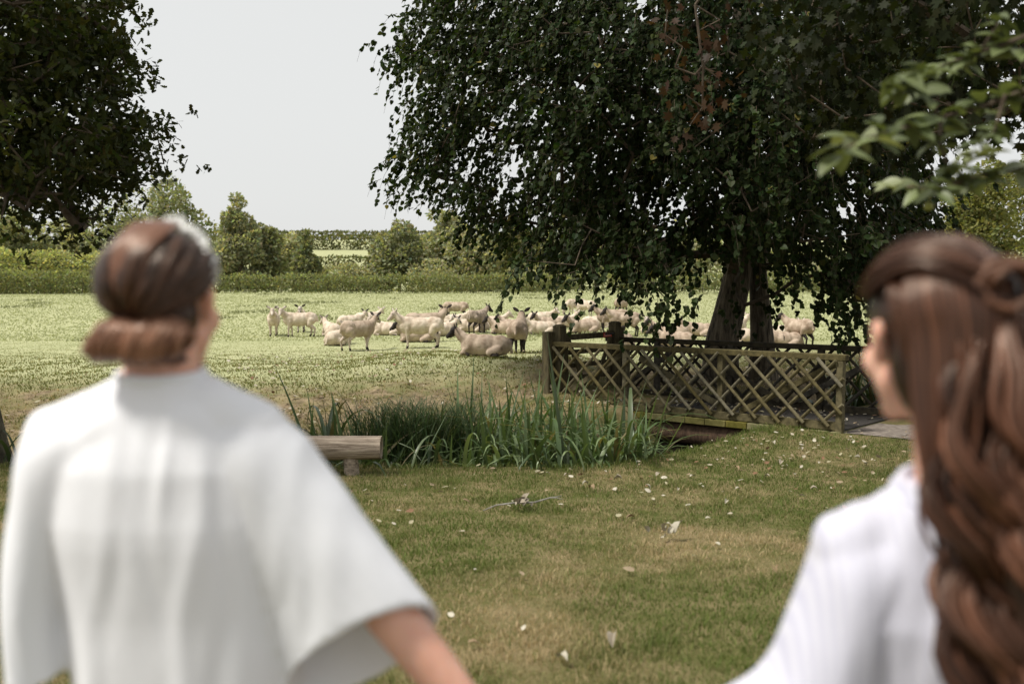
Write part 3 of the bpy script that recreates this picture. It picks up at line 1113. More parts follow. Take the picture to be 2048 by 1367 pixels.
def build_apple():
    rg = np.random.default_rng(71)
    tx, ty = 2.75, 3.0
    g = Hs(tx, ty)
    t = thing('apple_tree', 'out of focus apple tree branches with green leaves and small fruit at upper right', 'tree', (tx, ty, g))
    st = [(tx, ty, g - 0.1), (tx - 0.02, ty, 0.9), (tx - 0.1, ty - 0.05, 1.7), (tx - 0.05, ty, 2.6)]
    mb = MB()
    trunk_mb(mb, st, [0.13, 0.1, 0.085, 0.04], seed=15, k=14)
    mb.obj('trunk', M['bark'], t, smooth=True)
    mb = MB()
    lines = [[(2200, 150), (2060, 178), (1960, 215), (1880, 236), (1760, 268), (1690, 296)],
             [(2200, 330), (2060, 335), (1960, 350), (1880, 378), (1800, 372)],
             [(2200, 40), (2060, 70), (1960, 105), (1890, 130), (1800, 170)],
             [(2010, 190), (1990, 260), (1960, 310)], [(1880, 236), (1850, 190), (1820, 155)], [(1960, 105), (2000, 40)], [(1880, 236), (1880, 290), (1900, 340)]]
    dd = [2.85, 2.95, 3.0, 2.8, 2.9, 3.05, 2.9]
    sp = []
    for ln, d in zip(lines, dd):
        P = [at(px, py, d + 0.08 * i * rg.uniform(-1, 1)) for i, (px, py) in enumerate(ln)]
        if ln[0][0] == 2200:
            P = [np.array((tx - 0.05, ty, P[0][2] - 0.12))] + P
        tube(mb, P, np.linspace(0.012 if len(P) > 4 else 0.006, 0.003, len(P)), 6)
        for a, b in zip(P[1:], P[2:] + [P[-1]]):
            sp.append(a)
            if np.linalg.norm(b - a) > 0.12: sp.append((a + b) / 2)
    mb.obj('branch', M['twig'], t, smooth=True)['kind'] = 'stuff'
    # curved leaf with serrate-free oval outline
    ny, nx = 9, 5
    V = []
    for i in range(ny):
        y = i / (ny - 1)
        w = 0.30 * math.sin(math.pi * min(1, y ** 0.8 * 0.985 + 0.012)) ** 0.8
        for j in range(nx):
            x = (j / (nx - 1) - 0.5) * 2
            V.append((x * w, y, 0.10 * abs(x) * w / 0.3 - 0.22 * y * y + 0.012 * math.sin(y * 25) * abs(x)))
    i = np.arange(ny - 1)[:, None] * nx + np.arange(nx - 1)[None]
    Q = np.stack([i, i + 1, i + nx + 1, i + nx], -1).reshape(-1, 4)
    lms = [mesh('apple_leaf', np.array(V) * np.array((s, 1, 1)), Q, [M['leaf_apple']], col=np.tile(c, (len(V), 1)), smooth=True)
           for s, c in ((1.0, (0.12, 0.145, 0.06)), (0.85, (0.08, 0.10, 0.04)), (1.1, (0.185, 0.205, 0.105)))]
    for p in sp:
        m = int(rg.integers(6, 11))
        P = p + rg.normal(0, 0.012, (m, 3))
        th = rg.uniform(0, 6.28) + np.arange(m) * 2.4
        D = np.stack([np.cos(th), 0.6 * np.sin(th), rg.uniform(-0.55, 0.45, m)], -1)
        Nn = np.array((0, -0.25, 1.0)) + rg.normal(0, 0.3, (m, 3))
        place_leaves(lms[int(rg.integers(0, 3))], P, D, Nn, rg.uniform(0.05, 0.09, m), t)
    for px, py, d in ((1850, 381, 2.93), (1857, 412, 2.95), (1905, 372, 3.0)):
        mb = MB()
        c = at(px, py, d)
        V, Q, T = tube_vf([c + np.array((0, 0, z)) for z in (-.013, -.012, -.008, 0, .008, .011, .009)], [.002, .006, .0115, .0145, .0115, .006, .001], 12)
        mb.add(V, Q, T)
        tube(mb, [c + np.array((0, 0, .009)), c + np.array((.004, 0, .03))], .0015, 5)
        mb.obj('fruit', M['apple'], t, smooth=True)


build_apple()


def far_tree(name, label, px, hw, top, d, base, n=2600, seed=0, group=None, leaf=0.26, lumps=16, low=0.12, shape='round', trans=None, z0=None):
    """Distant tree: trunk, limbs and a crown of leaf sprays gathered in uneven lumps."""
    rg = np.random.default_rng(seed + 900)
    X = (px - 1024) / FOC * d
    Rr = hw / FOC * d
    g = Hs(X, d) if z0 is None else z0
    zt = at(px, top, d)[2]
    hh = zt - g
    t = thing(name, label, 'tree', (X, d, g), group)
    lo = g + low * hh
    C, rad = [], []
    for i in range(lumps):
        f = (i + 0.5) / lumps
        z = lo + (zt - lo) * f
        if shape == 'cone': prof = 1.0 - 0.85 * f
        elif shape == 'tall': prof = math.sin(math.pi * (0.15 + 0.8 * f)) ** 0.8 * (1 - 0.45 * f)
        else: prof = math.sin(math.pi * (0.18 + 0.74 * f)) ** 0.7
        r0 = Rr * prof
        a = rg.uniform(0, 6.28) if i % 2 else rg.choice([0.0, 3.14]) + rg.normal(0, .5)
        rr = r0 * rg.uniform(0.35, 0.8)
        C.append((X + rr * math.cos(a), d + rr * math.sin(a), z - 0.05 * hh * rg.uniform(0, 1)))
        rad.append(max(0.16 * Rr, (r0 - rr * 0.75)) * rg.uniform(0.75, 1.1))
    C.append((X, d, lo + 0.42 * (zt - lo))); rad.append(Rr * 0.62)
    C = np.array(C); rad = np.array(rad)
    w = rad ** 2 / np.sum(rad ** 2)
    n = int(n * 2.2)
    k = rg.choice(len(C), n, p=w)
    dr = unit(rg.normal(size=(n, 3)))
    rr = rg.uniform(0.55, 1.08, n) ** 0.5
    P = C[k] + dr * (rad[k] * rr)[:, None] * np.array((1, 1, 0.8))
    P[:, 2] = np.clip(P[:, 2], g + 0.05 * hh, zt)
    D = unit(dr + rg.normal(0, 0.6, (n, 3)))
    Nn = unit(dr * 0.8 + np.array((0, 0, 0.5)) + rg.normal(0, 0.5, (n, 3)))
    col = leaf_cols(n, base, 0.22, 0.10, rg)
    V, T, kk = leaves_vf(ELM, P, D, Nn, leaf * rg.uniform(0.6, 1.3, n))
    mb = MB()
    tr = max(0.08, 0.022 * hh)
    tube(mb, [(X, d, g - 0.2), (X + 0.03 * hh, d, g + 0.3 * hh), (X, d, g + 0.75 * hh)], [tr * 1.3, tr, tr * 0.3], 8)
    for c, r in list(zip(C, rad))[::2]:
        z = min(c[2] - 0.1 * hh, g + 0.6 * hh)
        tube(mb, [(X, d, max(g + 0.15 * hh, z)), (X + 0.6 * (c[0] - X), d + 0.6 * (c[1] - d), max(g + .2 * hh, z) + 0.45 * (c[2] - z)), tuple(c)], [tr * 0.45, tr * 0.3, tr * 0.1], 5)
    mb.obj('trunk', M['bark'], t)
    obj('crown', V, T, M['far_leaf'], t, col=np.repeat(col, kk, 0))['kind'] = 'stuff'
    return t


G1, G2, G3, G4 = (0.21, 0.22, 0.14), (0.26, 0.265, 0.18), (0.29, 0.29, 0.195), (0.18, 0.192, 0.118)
FT = [
    # name, label, px, half width, top py, distance, colour, n, shape
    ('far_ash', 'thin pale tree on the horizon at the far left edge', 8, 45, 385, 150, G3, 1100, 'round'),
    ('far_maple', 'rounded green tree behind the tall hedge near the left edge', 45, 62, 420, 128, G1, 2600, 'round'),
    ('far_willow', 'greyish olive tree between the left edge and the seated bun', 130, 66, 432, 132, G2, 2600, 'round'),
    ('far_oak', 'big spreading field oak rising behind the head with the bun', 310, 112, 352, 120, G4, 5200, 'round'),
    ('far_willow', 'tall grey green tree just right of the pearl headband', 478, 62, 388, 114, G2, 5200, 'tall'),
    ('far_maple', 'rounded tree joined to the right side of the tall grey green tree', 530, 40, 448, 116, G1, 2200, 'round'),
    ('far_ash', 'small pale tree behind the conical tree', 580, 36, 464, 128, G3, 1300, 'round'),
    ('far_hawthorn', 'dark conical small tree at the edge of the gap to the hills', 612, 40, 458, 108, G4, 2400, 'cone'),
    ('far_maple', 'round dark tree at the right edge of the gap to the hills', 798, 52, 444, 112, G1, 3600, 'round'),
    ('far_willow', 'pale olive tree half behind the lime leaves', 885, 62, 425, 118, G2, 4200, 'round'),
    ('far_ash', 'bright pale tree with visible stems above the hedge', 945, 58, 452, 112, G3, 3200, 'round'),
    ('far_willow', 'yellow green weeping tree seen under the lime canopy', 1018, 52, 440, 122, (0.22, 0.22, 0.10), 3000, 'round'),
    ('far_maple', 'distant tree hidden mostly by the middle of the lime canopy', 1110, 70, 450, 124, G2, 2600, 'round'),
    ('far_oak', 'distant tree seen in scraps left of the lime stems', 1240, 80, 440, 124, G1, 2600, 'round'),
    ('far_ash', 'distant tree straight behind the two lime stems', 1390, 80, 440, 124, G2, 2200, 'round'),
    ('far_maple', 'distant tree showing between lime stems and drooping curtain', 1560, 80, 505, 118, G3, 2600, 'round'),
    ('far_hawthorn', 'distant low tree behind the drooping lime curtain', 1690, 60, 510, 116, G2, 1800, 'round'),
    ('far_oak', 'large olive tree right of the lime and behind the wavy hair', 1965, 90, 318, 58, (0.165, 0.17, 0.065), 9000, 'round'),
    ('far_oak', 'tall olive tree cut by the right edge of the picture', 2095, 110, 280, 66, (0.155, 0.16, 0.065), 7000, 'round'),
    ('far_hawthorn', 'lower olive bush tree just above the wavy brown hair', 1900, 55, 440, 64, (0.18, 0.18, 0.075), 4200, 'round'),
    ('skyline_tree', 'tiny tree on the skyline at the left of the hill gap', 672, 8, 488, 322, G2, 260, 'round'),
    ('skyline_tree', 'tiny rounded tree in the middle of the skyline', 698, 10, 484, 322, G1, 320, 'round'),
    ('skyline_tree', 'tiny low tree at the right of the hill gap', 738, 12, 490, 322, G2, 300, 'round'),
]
for k, (nm, lb, px, hw, top, d, base, n, sh) in enumerate(FT):
    far_tree(nm, lb, px, hw, top, d, base, n, seed=k, shape=sh, group='trees beyond the field', leaf=0.0036 * d if d < 300 else 1.4,
             lumps=22 if n > 3000 else 14, low=0.04 if d > 70 and d < 200 else 0.1)


def hedge(name, label, A, B, h, w, base, dens, leaf, seed, rag=0.12, bushy=0.0):
    """Leafy hedge along A-B on the ground with a twiggy core."""
    rg = np.random.default_rng(seed)
    A, B = np.array(A, float), np.array(B, float)
    L = np.linalg.norm(B - A)
    dr = (B - A) / L
    nr = np.array((dr[1], -dr[0]))
    if nr[1] > 0: nr = -nr                    # towards the viewer
    n = int(L * (h * 2 + w) * dens)
    s = rg.uniform(0, L, n)
    face = rg.random(n) * (h * 2 + w)
    nz = Noise(seed, 0.12)
    nz2 = Noise(seed + 1, 0.45)
    sp = np.stack([s, 0 * s, 0 * s], -1)
    hh = h * (1 + 0.09 * nz(sp) * (1 + bushy) + rag * 0.6 * nz2(sp))
    front = face < h
    top = (face >= h) & (face < h + w)
    z = np.where(front, face, np.where(top, h, face - h - w)) / h * hh
    off = np.where(front, w / 2, np.where(top, (face - h - w / 2), -w / 2))
    bul = 1 + 0.35 * nz2(np.stack([s, z * 2.0, 0 * s], -1)) + 0.1 * np.sin(np.clip(z / hh, 0, 1) * 3.14)
    off = off * bul + rg.normal(0, 0.06, n)
    z = z + rg.normal(0, 0.05, n) + np.where(top, rag * np.abs(rg.normal(0, 1, n)), 0)
    XY = A + dr * s[:, None] + nr * off[:, None]
    g = H(XY[:, 0], XY[:, 1])
    P = np.column_stack([XY, g + np.maximum(z, 0.02)])
    o2 = np.column_stack([nr[0] * np.sign(off), nr[1] * np.sign(off), np.where(top, 1.2, 0.25)])
    D = unit(o2 + rg.normal(0, 0.7, (n, 3)))
    Nn = unit(o2 * 0.7 + np.array((0, 0, 0.4)) + rg.normal(0, 0.5, (n, 3)))
    V, T, k = leaves_vf(ELM, P, D, Nn, leaf * rg.uniform(0.6, 1.3, n))
    mid = (A + B) / 2
    t = thing(name, label, 'hedge', (mid[0], mid[1], Hs(mid[0], mid[1])))
    obj('foliage', V, T, M['far_leaf'], t, col=np.repeat(leaf_cols(n, base, 0.2, 0.1, rg), k, 0))['kind'] = 'stuff'
    mb = MB()
    for q in np.arange(0.3, L, max(0.6, L / 90)):
        c = A + dr * q
        gz = Hs(c[0], c[1])
        tube(mb, [(c[0], c[1], gz - 0.1), (c[0] + 0.1 * rg.normal(), c[1], gz + 0.5 * h), (c[0] + 0.2 * rg.normal(), c[1], gz + 0.9 * h)], [0.05, 0.03, 0.01], 4)
    mb.obj('stem', M['twig'], t)['kind'] = 'stuff'
    return t


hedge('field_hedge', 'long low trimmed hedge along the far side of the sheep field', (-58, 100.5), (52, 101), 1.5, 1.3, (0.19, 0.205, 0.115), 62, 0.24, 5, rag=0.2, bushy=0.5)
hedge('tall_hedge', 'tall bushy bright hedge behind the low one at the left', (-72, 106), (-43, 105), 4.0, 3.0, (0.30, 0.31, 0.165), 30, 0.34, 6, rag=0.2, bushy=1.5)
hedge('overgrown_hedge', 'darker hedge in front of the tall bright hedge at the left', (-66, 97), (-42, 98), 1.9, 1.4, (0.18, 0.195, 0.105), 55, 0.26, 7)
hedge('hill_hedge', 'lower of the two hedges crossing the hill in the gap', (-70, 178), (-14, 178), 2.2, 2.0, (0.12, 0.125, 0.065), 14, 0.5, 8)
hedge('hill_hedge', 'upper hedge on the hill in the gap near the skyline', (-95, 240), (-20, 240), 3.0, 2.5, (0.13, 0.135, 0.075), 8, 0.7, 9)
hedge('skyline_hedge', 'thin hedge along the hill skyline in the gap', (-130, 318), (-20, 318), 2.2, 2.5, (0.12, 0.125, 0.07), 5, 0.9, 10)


def bushes():
    rg = np.random.default_rng(88)
    for i, (px, top, d, r, lb) in enumerate([(690, 528, 110, 34, 'low rough shrub beyond the hedge below the hill gap'),
                                              (735, 532, 111, 26, 'second low rough shrub beyond the hedge beside the round dark tree'),
                                              (655, 530, 112, 22, 'low rough shrub at the foot of the conical tree'),
                                              (860, 520, 108, 44, 'rounded shrub beyond the hedge under the pale olive tree'),
                                              (1060, 520, 108, 44, 'rounded shrub beyond the hedge under the lime canopy')]):
        t = far_tree('shrub', lb, px, r, top, d, G3, 900, seed=200 + i, leaf=0.28, lumps=8, low=0.02)
        t['category'] = 'shrub'

bushes()


# ------------------------------------------------------------------ footbridge
def bridge():
    rg = np.random.default_rng(5)
    t = thing('footbridge', 'mossy wooden footbridge with criss-cross lattice sides over the stream', 'bridge', BA)
    mid_z = lambda s: BA[2] + (BB[2] - BA[2]) * s / BL
    # deck of cross planks whose ends show, gritted on top
    npl = 15
    pw = BL / npl
    pm = None
    for i in range(npl):
        c = BA + BD * (i + 0.5) * pw + BN * (BW / 2) + UP * (-0.055)
        V, Q, T = bevel_box(c + UP * rg.normal(0, 0.002), BD * (pw / 2 - 0.004), BN * (BW / 2 + 0.06), UP * 0.045, 0.006)
        obj('plank', V, [Q, T], M['wood_end'], t)
    c = BA + BD * BL / 2 + BN * BW / 2 + UP * 0.0
    V, Q, T = bevel_box(c, BD * (BL / 2 - 0.01), BN * (BW / 2 - 0.05), UP * 0.008, 0.004)
    obj('deck_surface', V, [Q, T], M['grit'], t)
    # log bearers
    for off in (0.16, BW - 0.16):
        P = [BA + BD * s + BN * off + UP * (-0.27 + 0.012 * math.sin(s * 2 + off)) for s in np.linspace(0.15, BL - 0.35, 14)]
        mb = MB()
        V, Q, T = tube_vf(P, 0.165 + 0.006 * np.sin(np.arange(14) * 1.7), 16)
        mb.add(V, Q, T)
        mb.obj('log_bearer', M['wood_brown'], t, smooth=True)
    hgt = 0.96
    for side, off in ((0, 0.02), (1, BW - 0.02)):
        o = BN * off
        out = -BN if side == 0 else BN         # outer face of the parapet
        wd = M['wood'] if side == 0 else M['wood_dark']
        ext = 0.02 if side == 0 else 0.9       # the far parapet reaches further back along the path
        # kerb rail along the deck edge
        c = BA + BD * (BL / 2 - (ext - .02) / 2) + o + UP * 0.055
        V, Q, T = bevel_box(c, BD * (BL / 2 + ext / 2), BN * 0.035, UP * 0.055, 0.006)
        obj('kerb_rail', V, [Q, T], M['wood'] if side == 0 else wd, t)
        # posts
        ps = (0.04, BL * 0.36, BL * 0.69, BL - 0.10) if side == 0 else (-ext + 0.05, BL * 0.22, BL * 0.52, BL * 0.80)
        for s in ps:
            edge = s < 0.1 and side == 0
            c = BA + BD * s + o - out * (0.02 if not edge else 0.0) + UP * (hgt / 2 - 0.04)
            V, Q, T = bevel_box(c, BD * 0.045, BN * 0.045, UP * (hgt / 2 + 0.02), 0.006)
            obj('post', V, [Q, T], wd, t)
        # top rail
        c = BA + BD * (BL / 2 + (0.06 - ext) / 2) + o + out * 0.0 + UP * (hgt - 0.005)
        V, Q, T = bevel_box(c, BD * (BL / 2 + 0.05 + ext / 2), BN * 0.052, UP * 0.04, 0.008)
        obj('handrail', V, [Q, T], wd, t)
        # lattice of half round poles: one layer each way
        pitch = 0.352
        run = hgt * 0.92
        lo, hi = 0.07, hgt - 0.03
        for layer, (dirn, depth) in enumerate(((1, 0.092), (-1, 0.060))):
            k0 = -4
            for k in range(k0, 24):
                s0 = k * pitch + (0.10 if layer else 0.0) - ext
                # pole from top (s0, hi) going down towards the near end (dirn=1) or far end
                a_s, b_s = (s0, s0 - run) if dirn > 0 else (s0, s0 + run)
                za, zb = hi + rg.normal(0, 0.012), lo + rg.normal(0, 0.014)
                s_lo, s_hi = -ext + 0.0, BL + 0.02
                def clip(sa, za, sb, zb):
                    pts = []
                    ta, tb = 0.0, 1.0
                    d = sb - sa
                    for bnd, sgn in ((s_lo, 1), (s_hi, -1)):
                        fa, fb = sgn * (sa - bnd), sgn * (sb - bnd)
                        if fa < 0 and fb < 0: return None
                        if fa < 0: ta = max(ta, fa / (fa - fb))
                        if fb < 0: tb = min(tb, fa / (fa - fb))
                    if tb - ta < 0.12: return None
                    return sa + d * ta, za + (zb - za) * ta, sa + d * tb, za + (zb - za) * tb
                r = clip(a_s, za, b_s, zb)
                if r is None: continue
                sa, z1, sb, z2 = r
                base = BA + o + out * depth
                p1 = base + BD * sa + UP * (z1 + (BB[2] - BA[2]) * sa / BL * 0)
                p2 = base + BD * sb + UP * z2
                V, Q, T = tube_vf([p1, p1 * 0.5 + p2 * 0.5 + UP * rg.normal(0, 0.004), p2], 0.0255 * rg.uniform(0.9, 1.08), 8, flat=0.95)
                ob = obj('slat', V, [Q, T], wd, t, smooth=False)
        # braces
        for s1, s2 in ((0.15, 1.55), (3.3, 1.75), (3.6, 4.8)):
            a = BA + BD * s1 + o - out * 0.075 + UP * (0.86 if s1 < s2 else 0.80)
            b = BA + BD * s2 + o - out * 0.075 + UP * 0.12
            d = unit(b - a)
            V, Q, T = bevel_box((a + b) / 2, (b - a) / 2, BN * 0.022, np.cross(d, BN) * 0.042, 0.005)
            obj('brace', V, [Q, T], wd, t)
    return t


bridge()


def gate():
    G0 = BB - BD * 0.16 + BN * 0.12
    G1 = BB - BD * 0.16 + BN * (BW - 0.10)
    u = BN
    L = BW
    gz = BB[2]
    ang = unit(BD - UP * 0)
    for i, (p, lb) in enumerate(((G0, 'square wooden gate post with chamfered cap at the left end of the bridge'), (G1, 'thick square gate post where the far lattice side of the bridge begins'))):
        t = thing('gate_post', lb, 'gate post', (p[0], p[1], Hs(p[0], p[1])), 'gate posts at the far end of the footbridge')
        mb = MB()
        zt = gz + 1.22
        zb = Hs(p[0], p[1]) - 0.2
        V, Q, T = bevel_box((p[0], p[1], (zt + zb) / 2), BD * 0.085, BN * 0.085, UP * (zt - zb) / 2, 0.012)
        mb.add(V, Q, T)
        mb.obj('post', M['wood_mid'], t)
        # weathered cap: chamfered block
        mb = MB()
        c = np.array((p[0], p[1], zt))
        ring = lambda r, z: [c + BD * r * sx + BN * r * sy + UP * z for sx, sy in ((-1, -1), (1, -1), (1, 1), (-1, 1))]
        V = np.array(ring(0.083, 0.001) + ring(0.078, 0.03) + ring(0.045, 0.055))
        Q = [[a + k * 4, (a + 1) % 4 + k * 4, (a + 1) % 4 + 4 + k * 4, a + 4 + k * 4] for k in (0, 1) for a in range(4)] + [[8, 9, 10, 11]]
        mb.add(V, np.array(Q))
        mb.obj('cap', M['wood_mid'], t)
        # a second lower post stands against it
        q = p + (BD * 0.10 - BN * 0.165 if i == 0 else BN * 0.165 + BD * 0.05)
        V, Q, T = bevel_box((q[0], q[1], (zt - 0.06 + zb) / 2), BD * 0.075, BN * 0.075, UP * (zt - 0.06 - zb) / 2, 0.01)
        obj('side_post', V, [Q, T], M['wood_mid'], t)
    a = G0 + BN * 0.10
    b = G1 - BN * 0.10
    t = thing('field_gate', 'five bar wooden gate closing the far end of the footbridge with a small red plate', 'gate', (a + b) / 2)
    mid = (a + b) / 2
    hl = np.linalg.norm(b - a) / 2
    rails = [(1.05, 0.048), (0.80, 0.04), (0.58, 0.04), (0.37, 0.04), (0.16, 0.04)]
    for z, h in rails:
        V, Q, T = bevel_box(mid + UP * z, u * hl, BD * 0.022, UP * h, 0.005)
        obj('rail', V, [Q, T], M['wood_mid'], t)
    for s in (-1, 1):
        V, Q, T = bevel_box(mid + u * s * (hl - 0.05) + UP * 0.6, u * 0.045, BD * 0.03, UP * 0.52, 0.005)
        obj('stile', V, [Q, T], M['wood_mid'], t)
    for s in (-1, 1):
        p1 = mid + u * s * (hl - 0.08) + UP * 1.0 - BD * 0.045
        p2 = mid + u * s * 0.12 + UP * 0.18 - BD * 0.045
        d = unit(p2 - p1)
        V, Q, T = bevel_box((p1 + p2) / 2, (p2 - p1) / 2, BD * 0.018, np.cross(d, BD) * 0.04, 0.005)
        obj('brace', V, [Q, T], M['wood_mid'], t)
    c = mid + u * 0.50 + UP * 1.05 - BD * 0.0275
    V, Q, T = bevel_box(c, u * 0.115, BD * 0.003, UP * 0.038, 0.002)
    sg = obj('sign_plate', V, [Q, T], M['red'], t)
    sg['label'] = 'small red plate with two faint pale lines of print'
    base_mid = np.array(t.location)
    for k, z in enumerate((0.012, -0.012)):
        mb = MB()
        x = -0.085
        r2 = np.random.default_rng(2 + k)
        while x < 0.08:
            w = r2.uniform(0.008, 0.02)
            V, Q = box_vf(c + u * (x + w / 2) + UP * z - BD * 0.0036, u * w / 2, BD * 0.0004, UP * 0.005)
            mb.add(V - c, Q)
            x += w + 0.007
        V, F, C = mb.out()
        o = link('lettering', mesh('lettering', V + c - base_mid, F, [M['white_print']]), sg)
        o['kind'] = 'stuff'
    # latch
    V, Q, T = bevel_box(b - u * 0.06 + UP * 1.07 - BD * 0.05, u * 0.16, BD * 0.012, UP * 0.016, 0.004)
    obj('latch', V, [Q, T], M['iron'], t)


gate()


# ------------------------------------------------------------------ log bench
def log_bench():
    rg = np.random.default_rng(12)
    e = at(763, 893, 10.15)
    x1, z = e[0], e[2]
    t = thing('log_bench', 'weathered split log bench on short posts beside the stream bank', 'bench', (x1 - 1.0, 10.15, Hs(x1 - 1, 10.15)))
    n, k = 40, 22
    xs = np.linspace(x1 - 2.3, x1, n)
    th = np.arange(k) / k * 2 * math.pi
    nz = Noise(8, 2.2)
    V = []
    for x in xs:
        r = 0.128 + 0.006 * math.sin(x * 2.2)
        ring = np.stack([np.full(k, x), 10.15 + r * np.cos(th), z + r * 0.98 * np.sin(th)], -1)
        f = 0.05 * nz(ring * np.array((0.25, 1.6, 1.6))) + 0.02 * np.sin(13 * th + 0.5 * x)
        cc = np.array((x, 10.15, z))
        ring = cc + (ring - cc) * (1 + f)[:, None]
        ring[:, 2] = np.minimum(ring[:, 2], z + 0.105)      # flattened seat
        V.append(ring)
    V = np.concatenate(V + [np.array([[xs[0] - 0.01, 10.15, z], [xs[-1] + 0.012, 10.15, z]])])
    i = np.arange(n - 1)[:, None] * k
    j = np.arange(k)[None]
    j2 = (j + 1) % k
    Q = np.stack([i + j, i + k + j, i + k + j2, i + j2], -1).reshape(-1, 4)
    T = [(n * k, (q + 1) % k, q) for q in range(k)] + [(n * k + 1, (n - 1) * k + q, (n - 1) * k + (q + 1) % k) for q in range(k)]
    obj('seat', V, [Q[:, ::-1], np.array(T)[:, ::-1]], M['log'], t, smooth=True)
    for x in (x1 - 0.31, x1 - 1.95):
        g = Hs(x, 10.15)
        mb = MB()
        zz = np.linspace(g - 0.15, z - 0.10, 6)
        P = [(x + 0.01 * math.sin(q * 9), 10.15, q) for q in zz]
        V, Q2, T2 = tube_vf(P, [0.088, 0.084, 0.079, 0.076, 0.076, 0.078], 9)
        V = V + 0.006 * Noise(4, 6)(V * np.array((1, 1, .3)))[:, None]
        mb.add(V, Q2, T2)
        mb.obj('leg', M['log'], t)


log_bench()


# ------------------------------------------------------------------ iris and sedge along the stream
def iris_blades():
    out = []
    rg = np.random.default_rng(17)
    for q in range(12):
        n = 9
        L = 1.0
        lean = rg.uniform(0.1, 0.45)
        curl = rg.uniform(1.0, 3.0) if q % 4 else rg.uniform(0.0, 0.25)
        a = math.pi / 2 - lean * 0.5
        x = z = 0.0
        P = [(0, 0)]
        for i in range(1, n):
            a -= curl * (i / n) ** 1.1 * 0.29
            x += math.cos(a) * L / (n - 1); z += math.sin(a) * L / (n - 1)
            P.append((x, z))
        V = []
        for i, (x, z) in enumerate(P):
            f = i / (n - 1)
            w = 0.020 * (1 - f ** 3.5) * (0.75 + 0.4 * math.sin(math.pi * min(1, f + 0.15))) + 0.0008
            V += [(x, -w, z), (x + 0.004 * (1 - f), 0, z - 0.003), (x, w, z)]
        i = np.arange(n - 1)[:, None] * 3 + np.arange(2)[None]
        Q = np.stack([i, i + 1, i + 4, i + 3], -1).reshape(-1, 4)
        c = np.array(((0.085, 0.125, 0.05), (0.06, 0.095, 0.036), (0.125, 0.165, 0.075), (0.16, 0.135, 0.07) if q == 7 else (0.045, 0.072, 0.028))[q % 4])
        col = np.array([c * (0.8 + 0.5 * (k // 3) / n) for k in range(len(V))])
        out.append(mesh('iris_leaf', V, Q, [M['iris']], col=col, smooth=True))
    return out


IB = iris_blades()


def iris(label, x, y, n, hmax, spread, seed, lean=(0, 0), up=0.0):
    rg = np.random.default_rng(seed)
    z = max(Hs(x, y), WATER_Z - 0.12)
    t = thing('iris_clump', label, 'iris', (x, y, z), 'iris clumps along the stream')
    for q in range(int(n * 1.55)):
        o = link('leaf', IB[int(rg.integers(0, len(IB)))], t)
        dx, dy = rg.normal(0, spread, 2)
        zz = max(Hs(x + dx, y + dy), WATER_Z - 0.12)
        h = 1.5 * hmax * rg.uniform(0.6, 1.05)
        a = rg.uniform(0, 6.283)
        if lean != (0, 0) and rg.random() < 0.6:
            a = math.atan2(lean[1], lean[0]) + rg.normal(0, 0.7)
        tilt = abs(rg.normal(0.05, 0.16))
        o.matrix_local = Matrix.Translation((dx, dy, zz - z)) @ Matrix.Rotation(a, 4, 'Z') @ Matrix.Rotation(tilt, 4, 'Y') @ Matrix.Diagonal((h * rg.uniform(.7, 1.25), (1.25 if h > .75 else .7) * rg.uniform(.7, 1.1), h, 1))
    return t


IR = [
    ('sparse iris clump with three upright blades right of the white sleeve', 642, 11.9, 12, 1.30, 0.10, 1, (0, 0)),
    ('arching iris clump just behind the end of the log bench', 700, 11.4, 30, 0.95, 0.16, 2, (-1, 0)),
    ('low iris clump right of the log end at the lawn edge', 800, 10.85, 16, 0.5, 0.2, 3, (1, 0)),
    ('iris clump with long arched leaves in front of the sedge', 742, 11.2, 26, 0.9, 0.15, 4, (1, -.3)),
    ('upright tall iris clump left of the bridge corner at the back', 985, 12.7, 44, 1.12, 0.22, 5, (0, 0)),
    ('dense iris clump in the middle of the stream bed', 1010, 11.7, 58, 1.05, 0.25, 6, (0.5, -1)),
    ('tall iris clump under the left end of the lattice', 1095, 12.6, 54, 1.05, 0.24, 7, (0, 0)),
    ('glossy iris clump with leaves combed to the left at the lawn edge', 1065, 11.15, 50, 0.85, 0.2, 8, (-1, -0.3)),
    ('iris clump reaching up against the lattice', 1160, 12.9, 36, 0.98, 0.18, 9, (0, 0)),
    ('iris clump in front of the bridge with broad arching leaves', 1165, 11.3, 64, 1.0, 0.24, 10, (-0.3, -1)),
    ('iris clump with wide leaves bending right toward dark water', 1215, 11.3, 46, 0.85, 0.17, 11, (1, -0.2)),
    ('last iris clump before the dark water under the bridge', 1290, 11.7, 15, 0.75, 0.09, 12, (1, 0)),
    ('iris clump at the foot of the sedge near the lawn', 915, 11.1, 34, 0.66, 0.18, 13, (0, -1)),
    ('iris clump on the muddy bank against the bridge abutment', 1235, 13.75, 30, 0.75, 0.25, 21, (0, -1)),
    ('small iris clump at the lawn edge right of the broad arching one', 1255, 11.0, 26, 0.6, 0.16, 22, (1, -1)),
    ('arching iris clump at the lawn edge below the glossy one', 1120, 10.8, 34, 0.62, 0.2, 23, (-1, -1)),
    ('two cut iris leaves beside the oak trunk at the left edge', 10, 10.7, 4, 0.55, 0.05, 14, (1, 0)),
    ('iris clump beyond the far lattice side by the path', 1745, 16.6, 60, 1.15, 0.3, 15, (0, 0)),
    ('leafy iris clump near the path behind the far lattice end', 1830, 16.0, 50, 0.95, 0.3, 16, (0, 0)),
]
for lb, px, d, n, h, sp, sd, ln in IR:
    x = (px - 1024) / FOC * d
    iris(lb, x, d, n, h, sp, sd, ln)


